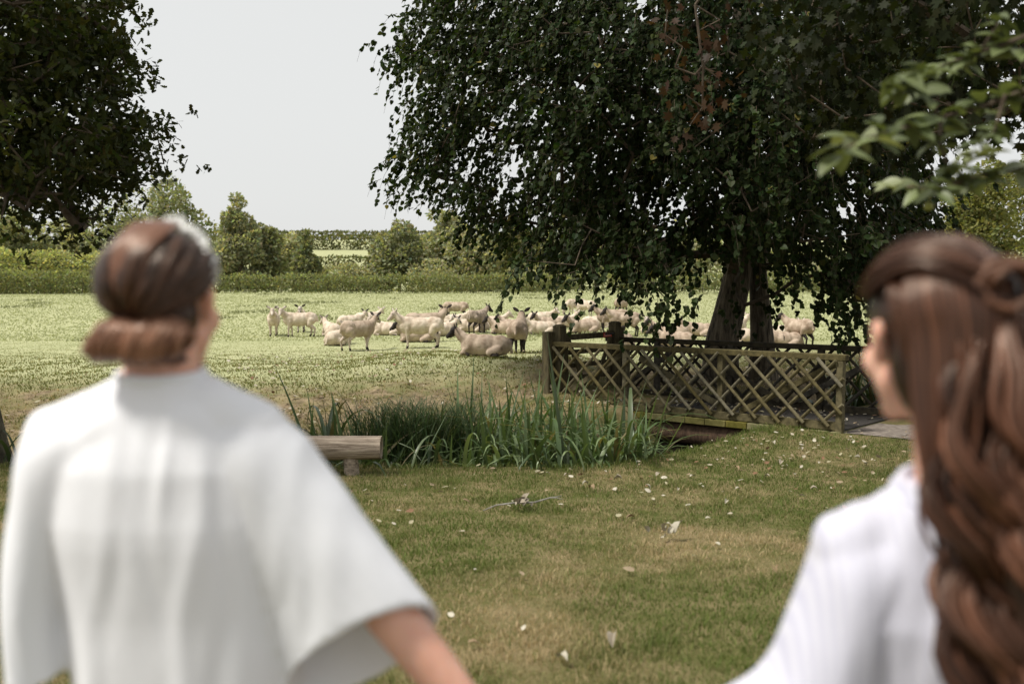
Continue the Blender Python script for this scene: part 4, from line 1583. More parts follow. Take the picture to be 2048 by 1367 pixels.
def sedge(label, px, d, n, h, spread, seed):
    rg = np.random.default_rng(seed)
    x0 = (px - 1024) / FOC * d
    z0 = max(Hs(x0, d), WATER_Z - 0.1)
    t = thing('sedge_clump', label, 'sedge', (x0, d, z0), 'sedge clumps in the stream')
    k = 7
    x = x0 + rg.normal(0, spread, n)
    y = d + rg.normal(0, spread * 0.6, n)
    z = np.maximum(H(x, y), WATER_Z - 0.1)
    a = rg.uniform(0, 6.283, n)
    hh = h * rg.uniform(0.45, 1.08, n)
    b = rg.uniform(0.15, 0.65, n) * hh
    tt = np.linspace(0, 1, k)[None]
    hor = b[:, None] * tt ** 2.2
    ver = hh[:, None] * (tt - 0.30 * tt ** 4)
    cx, cy = x[:, None] + np.cos(a)[:, None] * hor, y[:, None] + np.sin(a)[:, None] * hor
    w = 0.006 * (1 - tt ** 2) * rg.uniform(0.7, 1.5, (n, 1)) + 0.0006
    sx, sy = -np.sin(a)[:, None] * w, np.cos(a)[:, None] * w
    V = np.stack([np.stack([cx - sx, cy - sy, z[:, None] + ver], -1), np.stack([cx + sx, cy + sy, z[:, None] + ver], -1)], 2).reshape(-1, 3)
    i = (np.arange(n) * k * 2)[:, None] + np.arange(k - 1)[None] * 2
    Q = np.stack([i, i + 1, i + 3, i + 2], -1).reshape(-1, 4)
    col = np.repeat(leaf_cols(n, (0.055, 0.082, 0.032), 0.3, 0.15, rg), k * 2, 0)
    obj('foliage', V, Q, M['blade'], t, col=col)['kind'] = 'stuff'


sedge('dense feathery sedge clump filling the stream left of centre', 835, 11.9, 2300, 1.5, 0.42, 3)
sedge('thin grassy sedge between the dense clump and the irises', 930, 12.2, 420, 0.85, 0.25, 4)
sedge('thin grassy sedge behind the log bench', 660, 12.0, 420, 0.8, 0.35, 5)
sedge('fringe of sedge among the irises below the lattice', 1130, 12.1, 420, 0.75, 0.35, 6)
sedge('few thin sedge stems leaning over the dark water', 1355, 12.3, 40, 0.5, 0.2, 7)


# ------------------------------------------------------------------ grass
n_patch = Noise(19, 0.30)
n_patch2 = Noise(20, 0.9)
n_patch3 = Noise(21, 2.8)


def dryness(x, y):
    P = np.stack([x, y, 0 * x], -1)
    d = 0.38 * n_patch(P) + 0.34 * n_patch2(P) + 0.25 * n_patch3(P)
    d = d + 0.75 * np.exp(-(((x - 0.10) / 0.60) ** 2 + ((y - 4.85) / 0.75) ** 2))      # worn straw patch in the lawn
    d = d + 0.40 * np.exp(-(((x - 1.4) / 0.9) ** 2 + ((y - 6.6) / 0.9) ** 2))
    d = d - 0.85 * np.exp(-(((x - 1.15) / 0.5) ** 2 + ((y - 4.8) / 0.9) ** 2))      # lush green patch with tree shade put into its colour
    return d


def blades(name, x, y, h, w, col, label_kind='stuff', bend=0.45, seed=0, nseg=2):
    rg = np.random.default_rng(seed)
    n = len(x)
    z = H(x, y) - 0.006
    a = rg.uniform(0, 6.283, n)
    f = rg.uniform(0, 6.283, n)
    bx, by = np.cos(a) * bend * h * rg.uniform(0.2, 1.3, n), np.sin(a) * bend * h * rg.uniform(0.2, 1.3, n)
    sx, sy = np.cos(f) * w / 2, np.sin(f) * w / 2
    V = np.zeros((n, 5, 3))
    V[:, 0] = np.stack([x - sx, y - sy, z], -1)
    V[:, 1] = np.stack([x + sx, y + sy, z], -1)
    V[:, 2] = np.stack([x - sx * .7 + bx * .35, y - sy * .7 + by * .35, z + h * .6], -1)
    V[:, 3] = np.stack([x + sx * .7 + bx * .35, y + sy * .7 + by * .35, z + h * .6], -1)
    V[:, 4] = np.stack([x + bx, y + by, z + h * rg.uniform(0.75, 1.0, n)], -1)
    b = (np.arange(n) * 5)[:, None]
    Q = b + np.array((0, 1, 3, 2))[None]
    T = b + np.array((2, 3, 4))[None]
    o = obj(name, V.reshape(-1, 3), [Q, T], M['blade'], None, col=np.repeat(col, 5, 0))
    return tag(o, kind='stuff')


def grass_cols(n, dry, g, d, rg):
    k = np.clip(0.5 + dry + rg.normal(0, 0.28, n), 0, 1)[:, None]
    k = k * k * (3 - 2 * k)
    c = np.array(g)[None] * (1 - k) + np.array(d)[None] * k
    return c * np.exp(rg.normal(0, 0.17, (n, 1)))


def lawn():
    rg = np.random.default_rng(23)
    ns = 330000
    y = 3.2 + 10.6 * rg.random(ns * 2) ** 1.25
    x = (rg.random(ns * 2) * 2 - 1) * (0.60 * y + 0.9)
    s1, s2 = chan(x, y)
    k = (s1 < 0.05 + 0.05 * rg.normal(size=len(x))) & ~on_path(x, y)
    x, y = x[k][:ns], y[k][:ns]
    n = len(x)
    dry = dryness(x, y)
    keep = rg.random(n) > 0.45 * np.clip(dry, 0, 1)
    x, y, dry = x[keep], y[keep], dry[keep]
    n = len(x)
    s1, s2 = chan(x, y)
    tuft = ss(-0.5, 0.0, s1)
    lump = np.clip(0.5 + 0.9 * Noise(38, 1.6)(np.stack([x, y, 0 * x], -1)) + 0.5 * Noise(39, 5.0)(np.stack([x, y, 0 * x], -1)), 0, 1.6)
    h = (0.024 + 0.030 * rg.random(n) ** 2) * (0.7 + 0.75 * lump) * (1 - 0.3 * np.clip(dry, 0, 1)) + 0.05 * tuft * rg.random(n) + 0.02 * (rg.random(n) < 0.03)
    w = (0.0032 + 0.0022 * rg.random(n)) * (0.75 + 0.06 * y)
    col = grass_cols(n, dry * 1.1 - 0.36, (0.108, 0.142, 0.034), (0.44, 0.33, 0.20), rg)
    blades('lawn_grass', x, y, h, w, col, seed=2, bend=0.8)


lawn()


def bank_grass():
    rg = np.random.default_rng(29)
    n0 = 150000
    y = 13.5 + 20 * rg.random(n0) ** 1.35
    x = (rg.random(n0) * 2 - 1) * (0.56 * y + 1.0)
    s1, s2 = chan(x, y)
    e = earth_mask(x, y)
    P = np.stack([x, y, 0 * x], -1)
    cl = Noise(33, 0.8)(P) * 0.9 + Noise(34, 2.5)(P) * 0.5
    k = (s2 < -0.02) & (rg.random(n0) < np.clip(1.1 - 0.85 * e + 0.6 * cl * (e > 0.1), 0.06, 1)) & ~((np.hypot(x - 4.0, y - 19.05) < .4) | (np.hypot(x - 4.8, y - 19.25) < .3))
    d2 = (np.stack([x - BA[0], y - BA[1]], -1) @ BN[:2])
    tt = (np.stack([x - BA[0], y - BA[1]], -1) @ BD[:2])
    k &= ~((d2 > -0.1) & (d2 < BW + .1) & (tt > -1) & (tt < BL + 0.1))
    x, y, e, s2, cl = x[k], y[k], e[k], s2[k], cl[k]
    n = len(x)
    h = (0.026 + 0.040 * rg.random(n) ** 2) * (1 + 0.6 * np.clip(cl, 0, 1) * (e > 0.15))
    h = h * (1 - 0.45 * ss(20, 27, y))
    w = 0.010 + 0.008 * rg.random(n) + 0.0003 * y
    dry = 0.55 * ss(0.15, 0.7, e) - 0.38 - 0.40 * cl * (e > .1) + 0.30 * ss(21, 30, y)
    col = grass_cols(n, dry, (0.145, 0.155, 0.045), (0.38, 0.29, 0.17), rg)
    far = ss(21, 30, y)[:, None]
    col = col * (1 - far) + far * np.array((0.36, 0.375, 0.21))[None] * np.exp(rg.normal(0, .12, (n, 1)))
    blades('bank_grass', x, y, h, w, col, seed=3, bend=0.8)
    # field grass: coarser tufts with distance
    n1 = 90000
    y = 30 + 70 * rg.random(n1) ** 1.1
    x = (rg.random(n1) * 2 - 1) * (0.56 * y + 2.0)
    P = np.stack([x, y, 0 * x], -1)
    cl = Noise(36, 0.12)(P) + 0.6 * Noise(37, 0.4)(P * np.array((1, .35, 1)))
    h = 0.035 + 0.03 * rg.random(n1) + 0.16 * ss(0.55, 0.95, cl) * rg.random(n1) + 0.3 * ss(97, 100, y) * rg.random(n1)
    w = 0.03 + 0.0009 * y
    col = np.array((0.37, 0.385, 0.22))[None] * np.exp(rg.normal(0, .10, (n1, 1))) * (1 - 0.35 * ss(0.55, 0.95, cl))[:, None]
    blades('field_grass', x, y, h, w + 0 * x, col, seed=4, bend=0.7)


bank_grass()


# ------------------------------------------------------------------ fallen leaves
def flat_leaves(name, x, y, z, size, cols, rg, parent=None):
    n = len(x)
    P = np.stack([x, y, z], -1)
    a = rg.uniform(0, 6.283, n)
    D = np.stack([np.cos(a), np.sin(a), rg.normal(0.1, 0.25, n)], -1)
    Nn = np.stack([rg.normal(0, .35, n), rg.normal(0, .35, n), np.ones(n)], -1)
    V, T, k = leaves_vf(ELM, P, D, Nn, size)
    o = obj(name, V, T, M['dry'], parent, col=np.repeat(cols, k, 0))
    return tag(o, kind='stuff')


def litter():
    rg = np.random.default_rng(41)
    pal = np.array(((0.34, 0.30, 0.225), (0.26, 0.20, 0.13), (0.42, 0.385, 0.31), (0.18, 0.10, 0.055), (0.31, 0.28, 0.18)))
    n = 900
    y = 4.0 + 8.8 * rg.random(n) ** 0.55
    x = -3 + 8.5 * rg.random(n)
    wt = 0.25 + 0.75 * ss(7.0, 11.0, y) * ss(-1, 2.5, x)
    k = (rg.random(n) < wt) & (chan(x, y)[0] < -0.1)
    x, y = x[k], y[k]
    flat_leaves('lawn_leaves', x, y, H(x, y) + 0.035, rg.uniform(0.025, 0.075, len(x)), pal[rg.integers(0, 5, len(x))], rg)
    n = 4200
    y = 14.2 + 11 * rg.random(n) ** 1.4
    x = -8 + 17 * rg.random(n)
    s1, s2 = chan(x, y)
    e = earth_mask(x, y)
    k = (s2 < -0.1) & (rg.random(n) < 0.35 + 0.65 * np.clip(e, 0, 1) * (0.5 + 0.5 * (x > 1)))
    x, y = x[k], y[k]
    flat_leaves('bank_leaves', x, y, H(x, y) + 0.05, rg.uniform(0.04, 0.10, len(x)), pal[rg.integers(0, 5, len(x))] * 0.95, rg)
    # on the bridge deck, thicker along the far kerb and by the gate
    n = 520
    s = BL * rg.random(n) ** 0.8
    w = BW - 0.12 - (BW - 0.25) * rg.random(n) ** 1.8
    P = BA[None] + BD[None] * s[:, None] + BN[None] * w[:, None] + UP * 0.022
    flat_leaves('deck_leaves', P[:, 0], P[:, 1], P[:, 2], rg.uniform(0.03, 0.085, n), pal[rg.integers(0, 5, n)], rg)
    # larger curled pale leaves on the lawn, one by one
    tv, tt = tmpl([(0.22, 0.12), (0.33, 0.4), (0.24, 0.75)], [0.3, 0.65], 0.5)
    tv = tv.copy(); tv[:, 2] += 0.18 * np.sin(tv[:, 1] * 3.1)
    lms = [mesh('dry_leaf', tv, tt, [M['dry']], col=np.tile(c, (len(tv), 1))) for c in ((0.36, 0.33, 0.26), (0.30, 0.26, 0.20), (0.24, 0.17, 0.10))]
    pts = [(1100, 957), (1128, 958), (1188, 985), (1176, 975), (1320, 953), (1355, 988), (1300, 985), (1228, 966), (1270, 1043), (1410, 1045), (1440, 1100),
           (1330, 912), (1380, 905), (1430, 925), (1470, 940), (1520, 925), (1560, 935), (1500, 905), (1545, 890), (1600, 900), (1640, 930), (1590, 955),
           (1620, 985), (1690, 905), (1720, 920), (1480, 985), (1550, 1150), (1380, 960), (1420, 890), (1660, 960), (1610, 1000), (1530, 960), (940, 1015),
           (975, 920), (880, 930), (860, 1300), (1115, 1330), (1225, 1310), (935, 1300), (1450, 1015)]
    for q, (px, py) in enumerate(pts):
        p = spot(px, py)
        o = link('fallen_leaf', lms[q % 3 if q % 5 else 0])
        tag(o, 'pale curled dry leaf lying on the mown lawn', 'leaf', 'curled dry leaves on the lawn')
        s = rg.uniform(0.045, 0.085)
        o.location = (p[0], p[1], p[2] + 0.035)
        o.rotation_euler = (rg.normal(0, .3), rg.normal(0, .3), rg.uniform(0, 6.28))
        o.scale = (s * rg.uniform(.6, 1.2), s, s * rg.uniform(.6, 2.0))
    # twig with a bunch of dry leaves, and a second pale bunch
    for (px, py, lb, nm, withtwig) in ((1040, 1022, 'dead twig with a bunch of dry beige leaves on the lawn', 'fallen_twig', True),
                                       (1325, 1083, 'bunch of pale papery leaves on the lawn right of centre', 'leaf_bunch', False)):
        p = spot(px, py) + np.array((0, 0, 0.03))
        t = thing(nm, lb, 'twig' if withtwig else 'leaf bunch', p)
        if withtwig:
            mb = MB()
            tube(mb, [p + np.array(q) for q in ((-0.30, -0.10, 0.0), (-0.2, 0.0, 0.02), (-0.05, 0.02, 0.035), (0.12, 0.06, 0.03), (0.25, 0.14, 0.05), (0.36, 0.30, 0.03))], [0.004, .006, .008, .008, .006, .003], 6)
            tube(mb, [p + np.array(q) for q in ((0.25, 0.14, 0.05), (0.30, 0.10, 0.06), (0.36, 0.09, 0.05))], [0.005, .004, .002], 5)
            mb.obj('stem', simple_mat('grey_twig', (0.16, 0.15, 0.13), (0.3, 0.28, 0.25), 20), t)
        for q in range(11 if withtwig else 8):
            o = link('leaf', lms[1 if withtwig else 0], t)
            s = rg.uniform(0.06, 0.10)
            o.location = tuple(rg.normal(0, 1, 3) * np.array((0.055, 0.03, 0.012)) + np.array((0.02, 0, 0.03)))
            o.rotation_euler = (rg.normal(0.6, .5), rg.normal(0, .6), rg.uniform(0, 6.28))
            o.scale = (s, s, s)


litter()


# ------------------------------------------------------------------ bodies: tapered capsules and ellipsoids fused into one skin
def _sphere(nu=16, nv=10):
    V, Q, T = [(0, 0, -1)], [], []
    for i in range(1, nv):
        a = math.pi * i / nv
        for j in range(nu):
            b = 2 * math.pi * j / nu
            V.append((math.sin(a) * math.cos(b), math.sin(a) * math.sin(b), -math.cos(a)))
    V.append((0, 0, 1))
    for j in range(nu):
        T.append((0, 1 + (j + 1) % nu, 1 + j))
        T.append((len(V) - 1, 1 + (nv - 2) * nu + j, 1 + (nv - 2) * nu + (j + 1) % nu))
    for i in range(nv - 2):
        for j in range(nu):
            a, b = 1 + i * nu + j, 1 + i * nu + (j + 1) % nu
            Q.append((a, b, b + nu, a + nu))
    return np.array(V), np.array(Q), np.array(T)


SPH = _sphere()


def cap_vf(p0, p1, r0, r1):
    p0, p1 = np.asarray(p0, float), np.asarray(p1, float)
    d = unit(p1 - p0)
    a, b = frame_for(d)
    V, Q, T = SPH
    top = V[:, 2:3] > 0
    r = np.where(top, r1, r0)
    c = np.where(top, p1[None], p0[None])
    return c + r * (V[:, 0:1] * a + V[:, 1:2] * b + V[:, 2:3] * d), Q, T


def ell_vf(c, r, rot=None):
    V, Q, T = SPH
    W = V * np.asarray(r, float)
    if rot is not None:
        W = W @ np.array(rot).T
    return np.asarray(c, float) + W, Q, T


def rotm(axis, deg):
    return np.array(Matrix.Rotation(R(deg), 3, axis))


def fuse(name, prims, voxel, smooth=6, mats=None, tags=None, extra=None, factor=0.5):
    """prims: ('cap',p0,p1,r0,r1,tag) or ('ell',c,r,rot,tag). One continuous skin; faces take the material of the nearest primitive."""
    mb = MB()
    for p in prims:
        V, Q, T = cap_vf(*p[1:5]) if p[0] == 'cap' else ell_vf(*p[1:4])
        mb.add(V, Q, T)
    for V, Q, T in (extra or []):
        mb.add(V, Q, T)
    V, F, C = mb.out()
    me = mesh(name + '_raw', V, F)
    o = bpy.data.objects.new(name + '_raw', me)
    COL.objects.link(o)
    m = o.modifiers.new('r', 'REMESH'); m.mode = 'VOXEL'; m.voxel_size = voxel; m.use_smooth_shade = True
    if smooth:
        q = o.modifiers.new('s', 'SMOOTH'); q.factor = factor; q.iterations = smooth
    dg = bpy.context.evaluated_depsgraph_get()
    res = bpy.data.meshes.new_from_object(o.evaluated_get(dg))
    bpy.data.objects.remove(o); bpy.data.meshes.remove(me)
    res.name = name
    res.materials.clear()
    for q in (mats or []):
        res.materials.append(q)
    n = len(res.polygons)
    res.polygons.foreach_set('use_smooth', np.ones(n, bool))
    if tags:
        cen = np.empty(n * 3, np.float32); res.polygons.foreach_get('center', cen); cen = cen.reshape(-1, 3).astype(float)
        best = np.full(n, 1e9); idx = np.zeros(n, np.int32)
        for p in prims:
            if p[0] == 'cap':
                a, b = np.asarray(p[1], float), np.asarray(p[2], float)
                ab = b - a
                t = np.clip(((cen - a) @ ab) / (ab @ ab + 1e-12), 0, 1)
                d = np.linalg.norm(cen - (a + t[:, None] * ab), axis=1) - (p[3] + (p[4] - p[3]) * t)
            else:
                q = cen - np.asarray(p[1], float)
                if p[3] is not None: q = q @ np.array(p[3])
                r = np.asarray(p[2], float)
                k = np.linalg.norm(q / r, axis=1)
                d = (k - 1) * r.mean()
            w = d < best
            best[w] = d[w]; idx[w] = tags[p[-1]]
        res.polygons.foreach_set('material_index', idx)
    return res


def displace(me, fn):
    n = len(me.vertices)
    co = np.empty(n * 3, np.float32); me.vertices.foreach_get('co', co); co = co.reshape(-1, 3).astype(float)
    no = np.empty(n * 3, np.float32); me.vertices.foreach_get('normal', no); no = no.reshape(-1, 3)
    co = co + no * fn(co, no)[:, None]
    me.vertices.foreach_set('co', co.astype(np.float32).ravel())
    me.update()


# ------------------------------------------------------------------ sheep (facing +X in their own frame)
def head_prims(base, yaw, pitch, kind):
    """Head on top of the neck: returns prims and ear anchor frames."""
    Rm = rotm('Z', yaw) @ rotm('Y', pitch)
    f = lambda x, y, z: tuple(np.array(base) + Rm @ (1.12 * np.array((x, y, z))))
    pr = [('ell', f(0.03, 0, 0.02), (0.095, 0.070, 0.077), Rm, 'face'),
          ('cap', f(0.05, 0, 0.0), f(0.185, 0, -0.045), 0.068, 0.045, 'face'),
          ('cap', f(0.185, 0, -0.045), f(0.205, 0, -0.055), 0.041, 0.034, 'nose'),
          ('cap', f(0.03, 0, -0.045), f(0.14, 0, -0.075), 0.040, 0.028, 'face'),
          ('ell', f(0.075, 0.052, 0.03), (0.02, 0.014, 0.016), Rm, 'nose'),
          ('ell', f(0.075, -0.052, 0.03), (0.02, 0.014, 0.016), Rm, 'nose')]
    ears = [(f(-0.005, s * 0.058, 0.055), Rm @ unit(np.array((-0.10, s * 0.9, 0.62))), Rm @ np.array((1.0, 0, 0.25))) for s in (1, -1)]
    return pr, ears


EARV, EART = None, None


def ear_mesh(name, ears, mat):
    mb = MB()
    for p, d, n in ears:
        d = unit(d); a = unit(np.cross(d, n)); nn = np.cross(a, d)
        k = 7
        V = []
        L = 0.15
        for i in range(k):
            t = i / (k - 1)
            w = 0.036 * math.sin(math.pi * (0.14 + 0.80 * t)) ** 0.9 + 0.002
            c = np.array(p) + d * L * t - nn * 0.02 * t * t
            for th in range(8):
                q = th * math.pi / 4
                V.append(c + a * w * math.cos(q) + nn * (0.010 * (1 - .6 * t) * math.sin(q) - 0.014 * math.cos(q) ** 2 * (1 - t)))
        V = np.array(V + [np.array(p) - d * .01, np.array(p) + d * L * 1.02 - nn * .02])
        i = np.arange(k - 1)[:, None] * 8; j = np.arange(8)[None]; j2 = (j + 1) % 8
        Q = np.stack([i + j, i + j2, i + 8 + j2, i + 8 + j], -1).reshape(-1, 4)
        T = [(k * 8, (q + 1) % 8, q) for q in range(8)] + [(k * 8 + 1, (k - 1) * 8 + q, (k - 1) * 8 + (q + 1) % 8) for q in range(8)]
        yield mesh(name, V, [Q, np.array(T)], [mat], smooth=True)


SHEEP = {}
KIND = {  # wool, face, leg, nose, ear
    'white': ('wool', 'pale_hair', 'pale_hair', 'mottled', 'mottled'),
    'dark': ('wool_tan', 'dark_hair', 'dark_hair', 'dark_hair', 'dark_hair'),
    'grey': ('wool_grey', 'dark_hair', 'dark_hair', 'dark_hair', 'dark_hair'),
    'speckled': ('wool', 'mottled', 'mottled', 'dark_hair', 'dark_hair'),
    'darkear': ('wool_tan', 'mottled', 'pale_hair', 'dark_hair', 'dark_hair'),
}


def sheep_mesh(pose, yaw, kind, step=0, pitch=22):
    key = (pose, yaw, kind, step, pitch)
    if key in SHEEP: return SHEEP[key]
    P = []
    if pose in ('stand', 'graze'):
        P += [('ell', (0.30, 0, 0.575), (0.235, 0.165, 0.225), None, 'wool'),
              ('ell', (0.02, 0, 0.565), (0.36, 0.195, 0.215), None, 'wool'),
              ('ell', (-0.32, 0, 0.60), (0.235, 0.175, 0.205), None, 'wool'),
              ('cap', (-0.45, 0, 0.68), (0.28, 0, 0.70), 0.09, 0.10, 'wool'),
              ('cap', (-0.535, 0, 0.66), (-0.575, 0, 0.50), 0.034, 0.026, 'wool')]
        sw = (0.05, -0.06, -0.05, 0.06) if step else (0.0, 0.02, 0.0, -0.03)
        for k, s in enumerate((1, -1)):
            d = sw[k]
            P += [('cap', (0.30, s * 0.09, 0.50), (0.315 + d * .4, s * 0.095, 0.36), 0.085, 0.048, 'wool'),
                  ('cap', (0.315 + d * .4, s * 0.095, 0.36), (0.31 + d, s * 0.09, 0.22), 0.046, 0.033, 'leg'),
                  ('cap', (0.31 + d, s * 0.09, 0.22), (0.305 + d, s * 0.09, 0.07), 0.032, 0.025, 'leg'),
                  ('cap', (0.305 + d, s * 0.09, 0.07), (0.325 + d, s * 0.09, 0.015), 0.029, 0.033, 'hoof')]
            h = sw[2 + k]
            P += [('cap', (-0.36, s * 0.10, 0.54), (-0.28 + h * .4, s * 0.115, 0.40), 0.125, 0.075, 'wool'),
                  ('cap', (-0.28 + h * .4, s * 0.115, 0.40), (-0.435 + h, s * 0.10, 0.275), 0.070, 0.037, 'leg'),
                  ('cap', (-0.435 + h, s * 0.10, 0.275), (-0.405 + h, s * 0.10, 0.075), 0.033, 0.026, 'leg'),
                  ('cap', (-0.405 + h, s * 0.10, 0.075), (-0.385 + h, s * 0.10, 0.015), 0.029, 0.034, 'hoof')]
        nb = np.array((0.42, 0, 0.66))
    else:
        P += [('ell', (0.26, 0, 0.235), (0.25, 0.19, 0.235), None, 'wool'),
              ('ell', (0.0, 0, 0.225), (0.36, 0.245, 0.225), None, 'wool'),
              ('ell', (-0.30, 0, 0.225), (0.26, 0.225, 0.215), None, 'wool'),
              ('cap', (-0.42, 0, 0.30), (0.26, 0, 0.345), 0.09, 0.10, 'wool'),
              ('cap', (-0.53, 0.03, 0.24), (-0.57, 0.05, 0.08), 0.034, 0.026, 'wool')]
        for s in (1, -1):
            P += [('cap', (0.34, s * 0.11, 0.18), (0.46, s * 0.13, 0.07), 0.075, 0.042, 'wool'),
                  ('cap', (0.46, s * 0.13, 0.065), (0.31, s * 0.17, 0.035), 0.036, 0.027, 'leg'),
                  ('cap', (-0.30, s * 0.17, 0.16), (-0.12, s * 0.225, 0.09), 0.11, 0.07, 'wool'),
                  ('cap', (-0.12, s * 0.235, 0.075), (-0.30, s * 0.27, 0.04), 0.042, 0.028, 'leg'),
                  ('cap', (-0.30, s * 0.27, 0.04), (-0.20, s * 0.275, 0.028), 0.027, 0.028, 'hoof')]
        nb = np.array((0.40, 0, 0.33))
    if pose == 'graze':
        hb = np.array((0.72, 0.0, 0.30))
        P += [('cap', nb, tuple((nb + hb) / 2 + np.array((0.04, 0, 0.03))), 0.135, 0.10, 'wool'),
              ('cap', tuple((nb + hb) / 2 + np.array((0.04, 0, 0.03))), tuple(hb), 0.10, 0.075, 'wool')]
        hp, ears = head_prims(hb, yaw * .3, 62, kind)
    else:
        ty = max(-55, min(55, yaw * 0.45))
        dirn = rotm('Z', ty) @ np.array((0.20, 0, 0.205))
        hb = nb + dirn
        mid = nb + dirn * 0.45 + np.array((0.015, 0, 0))
        P += [('cap', tuple(nb - np.array((0.06, 0, 0.03))), tuple(mid), 0.145, 0.10, 'wool'),
              ('cap', tuple(mid), tuple(hb), 0.098, 0.070, 'wool' if kind in ('white', 'dark', 'grey') else 'wool')]
        hp, ears = head_prims(hb, yaw, pitch, kind)
    P += hp
    w, f, l, nz, e = KIND[kind]
    body = fuse('sheep_body', P, 0.0165, smooth=5, mats=[M[w], M[f], M[l], M[nz], M['dark_hair']],
                tags={'wool': 0, 'face': 1, 'leg': 2, 'nose': 3, 'hoof': 4})
    nA, nB = Noise(len(SHEEP), 7), Noise(len(SHEEP) + 30, 2.2)
    mi = np.empty(len(body.polygons), np.int32); body.polygons.foreach_get('material_index', mi)
    wool = np.zeros(len(body.vertices), bool)
    for p, m_ in zip(body.polygons, mi):
        if m_ == 0: wool[list(p.vertices)] = True
    displace(body, lambda c, n: np.where(wool, 0.004 * nA(c) + 0.008 * nB(c) + 0.004, 0))
    em = list(ear_mesh('sheep_ear', ears, M[e]))
    SHEEP[key] = (body, em)
    return SHEEP[key]


def sheep(label, px, py, face, pose='stand', yaw=0, kind='white', step=0, pitch=22, scale=1.0, d=None):
    """face: heading in degrees as seen from the camera: 0 right, 90 away, 180 left, 270 towards."""
    if d is None:
        p = spot(px, py, 17)
    else:
        x = (px - 1024) / FOC * d
        p = np.array((x, d, Hs(x, d)))
    # nearest sheep mesh; heading corrected for the view direction
    hd = face - math.degrees(math.atan2(p[0], p[1]))
    t = thing('sheep', label, 'sheep', p - np.array((0, 0, 0.01)), 'flock of sheep in the field', R(hd))
    t.scale = (scale, scale, scale)
    body, em = sheep_mesh(pose, yaw, kind, step, pitch)
    link('body', body, t)
    for e in em:
        link('ear', e, t)
    return t


sheep('white sheep standing apart at the left and facing the camera', 547, 671, 268, yaw=0, kind='white')
sheep('white sheep side on, facing left beside the one that faces us', 600, 673, 178, yaw=80, kind='white', step=1)
sheep('sheep mostly hidden behind the left side-on one, ears showing over its back', 602, 664, 268, yaw=0, kind='speckled', pitch=35)
sheep('white sheep lying with its back to us at the left of the flock', 663, 672, 110, 'lie', 20, 'white')
sheep('white sheep kneeling low just left of the walking sheep', 676, 690, 60, 'lie', 40, 'white')
sheep('brownish white sheep walking away to the right, rump toward us', 716, 700, 38, yaw=15, kind='darkear', step=1)
sheep('white sheep lying behind the walking one, grey ear raised', 702, 652, 20, 'lie', 30, 'speckled')
sheep('white sheep lying at the very back left, face to the right', 735, 645, 0, 'lie', 60, 'white')
sheep('tall white sheep side on in the middle, facing left', 841, 696, 176, yaw=25, kind='white', scale=1.08)
sheep('white sheep with dark ears looking away behind the tall white one', 850, 683, 15, yaw=60, kind='dark', scale=1.1)
sheep('dark faced sheep lying behind the legs of the tall white one', 834, 684, 185, 'lie', 10, 'dark')
sheep('white sheep lying left of the tall white one', 778, 670, 170, 'lie', 30, 'white')
sheep('white sheep lying right of the tall one at its rump', 880, 672, 20, 'lie', 20, 'speckled')
sheep('white sheep with dark legs grazing behind the grey woolled one', 912, 638, 175, 'graze', 0, 'dark')
sheep('grey woolled black legged sheep standing and looking right', 955, 666, 62, yaw=-40, kind='grey', step=0)
sheep('black faced sheep lying in front of the whole flock, facing left', 970, 711, 172, 'lie', 0, 'dark', scale=0.95)
sheep('dark legged sheep seen from behind walking away on the mound', 1037, 702, 84, yaw=0, kind='dark', step=1, d=20.9)
sheep('white sheep lying far back between the grey one and the tall one', 908, 650, 0, 'lie', 0, 'white')
sheep('white sheep lying behind the black faced one, middle of the flock', 945, 664, 185, 'lie', -20, 'speckled')
sheep('white sheep lying right behind the grey woolled one', 985, 655, 10, 'lie', 0, 'white')
sheep('black headed sheep lying with only its head up behind the black faced one', 1012, 668, 170, 'lie', 15, 'dark')
sheep('black faced sheep lying left of the one seen from behind', 1032, 664, 172, 'lie', 0, 'dark')
sheep('speckle faced sheep lying left of the gate post', 1082, 668, 196, 'lie', 35, 'speckled')
sheep('white sheep lying far back left of the gate, rump to the left', 1082, 645, 5, 'lie', -30, 'white')
sheep('black nosed sheep lying between the speckled one and the gate post', 1100, 658, 200, 'lie', 20, 'dark')
sheep('white sheep lying behind the gate post', 1122, 655, 10, 'lie', 30, 'white')
sheep('left of the two white sheep grazing far out in the field', 1153, 630, 215, 'graze', 0, 'white')
sheep('right of the two white sheep grazing far out in the field', 1170, 634, 320, 'graze', 0, 'speckled')
sheep('fluffy dark faced sheep lying behind the gate and looking left', 1168, 666, 205, 'lie', 10, 'dark', scale=1.05)
sheep('small white sheep lying right of the fluffy dark faced one', 1192, 655, 10, 'lie', 30, 'white')
sheep('dark faced sheep looking left behind the one at the right gate post', 1224, 664, 190, yaw=0, kind='dark')
sheep('dark faced sheep standing side on above the right gate post', 1249, 673, 205, yaw=-18, kind='dark')
sheep('sheep seen from behind at the back, right of the gate', 1243, 628, 60, yaw=0, kind='dark')
sheep('dark eared sheep lying in front of the standing one by the gate post', 1246, 697, 258, 'lie', 0, 'dark')
sheep('speckle faced white sheep lying under the hanging lime leaves', 1297, 666, 262, 'lie', 10, 'speckled')
sheep('dark faced sheep lying head up under the lime leaves', 1340, 678, 182, 'lie', 0, 'dark', scale=1.05)
sheep('black headed sheep lying low behind the handrail', 1350, 694, 178, 'lie', 20, 'dark')
sheep('white sheep lying half hidden by the thicker lime stem', 1396, 672, 180, 'lie', 40, 'darkear')
sheep('upper white sheep lying between the two lime stems', 1466, 662, 30, 'lie', 30, 'white')
sheep('lower white sheep lying between the two lime stems', 1472, 684, 160, 'lie', 60, 'white')
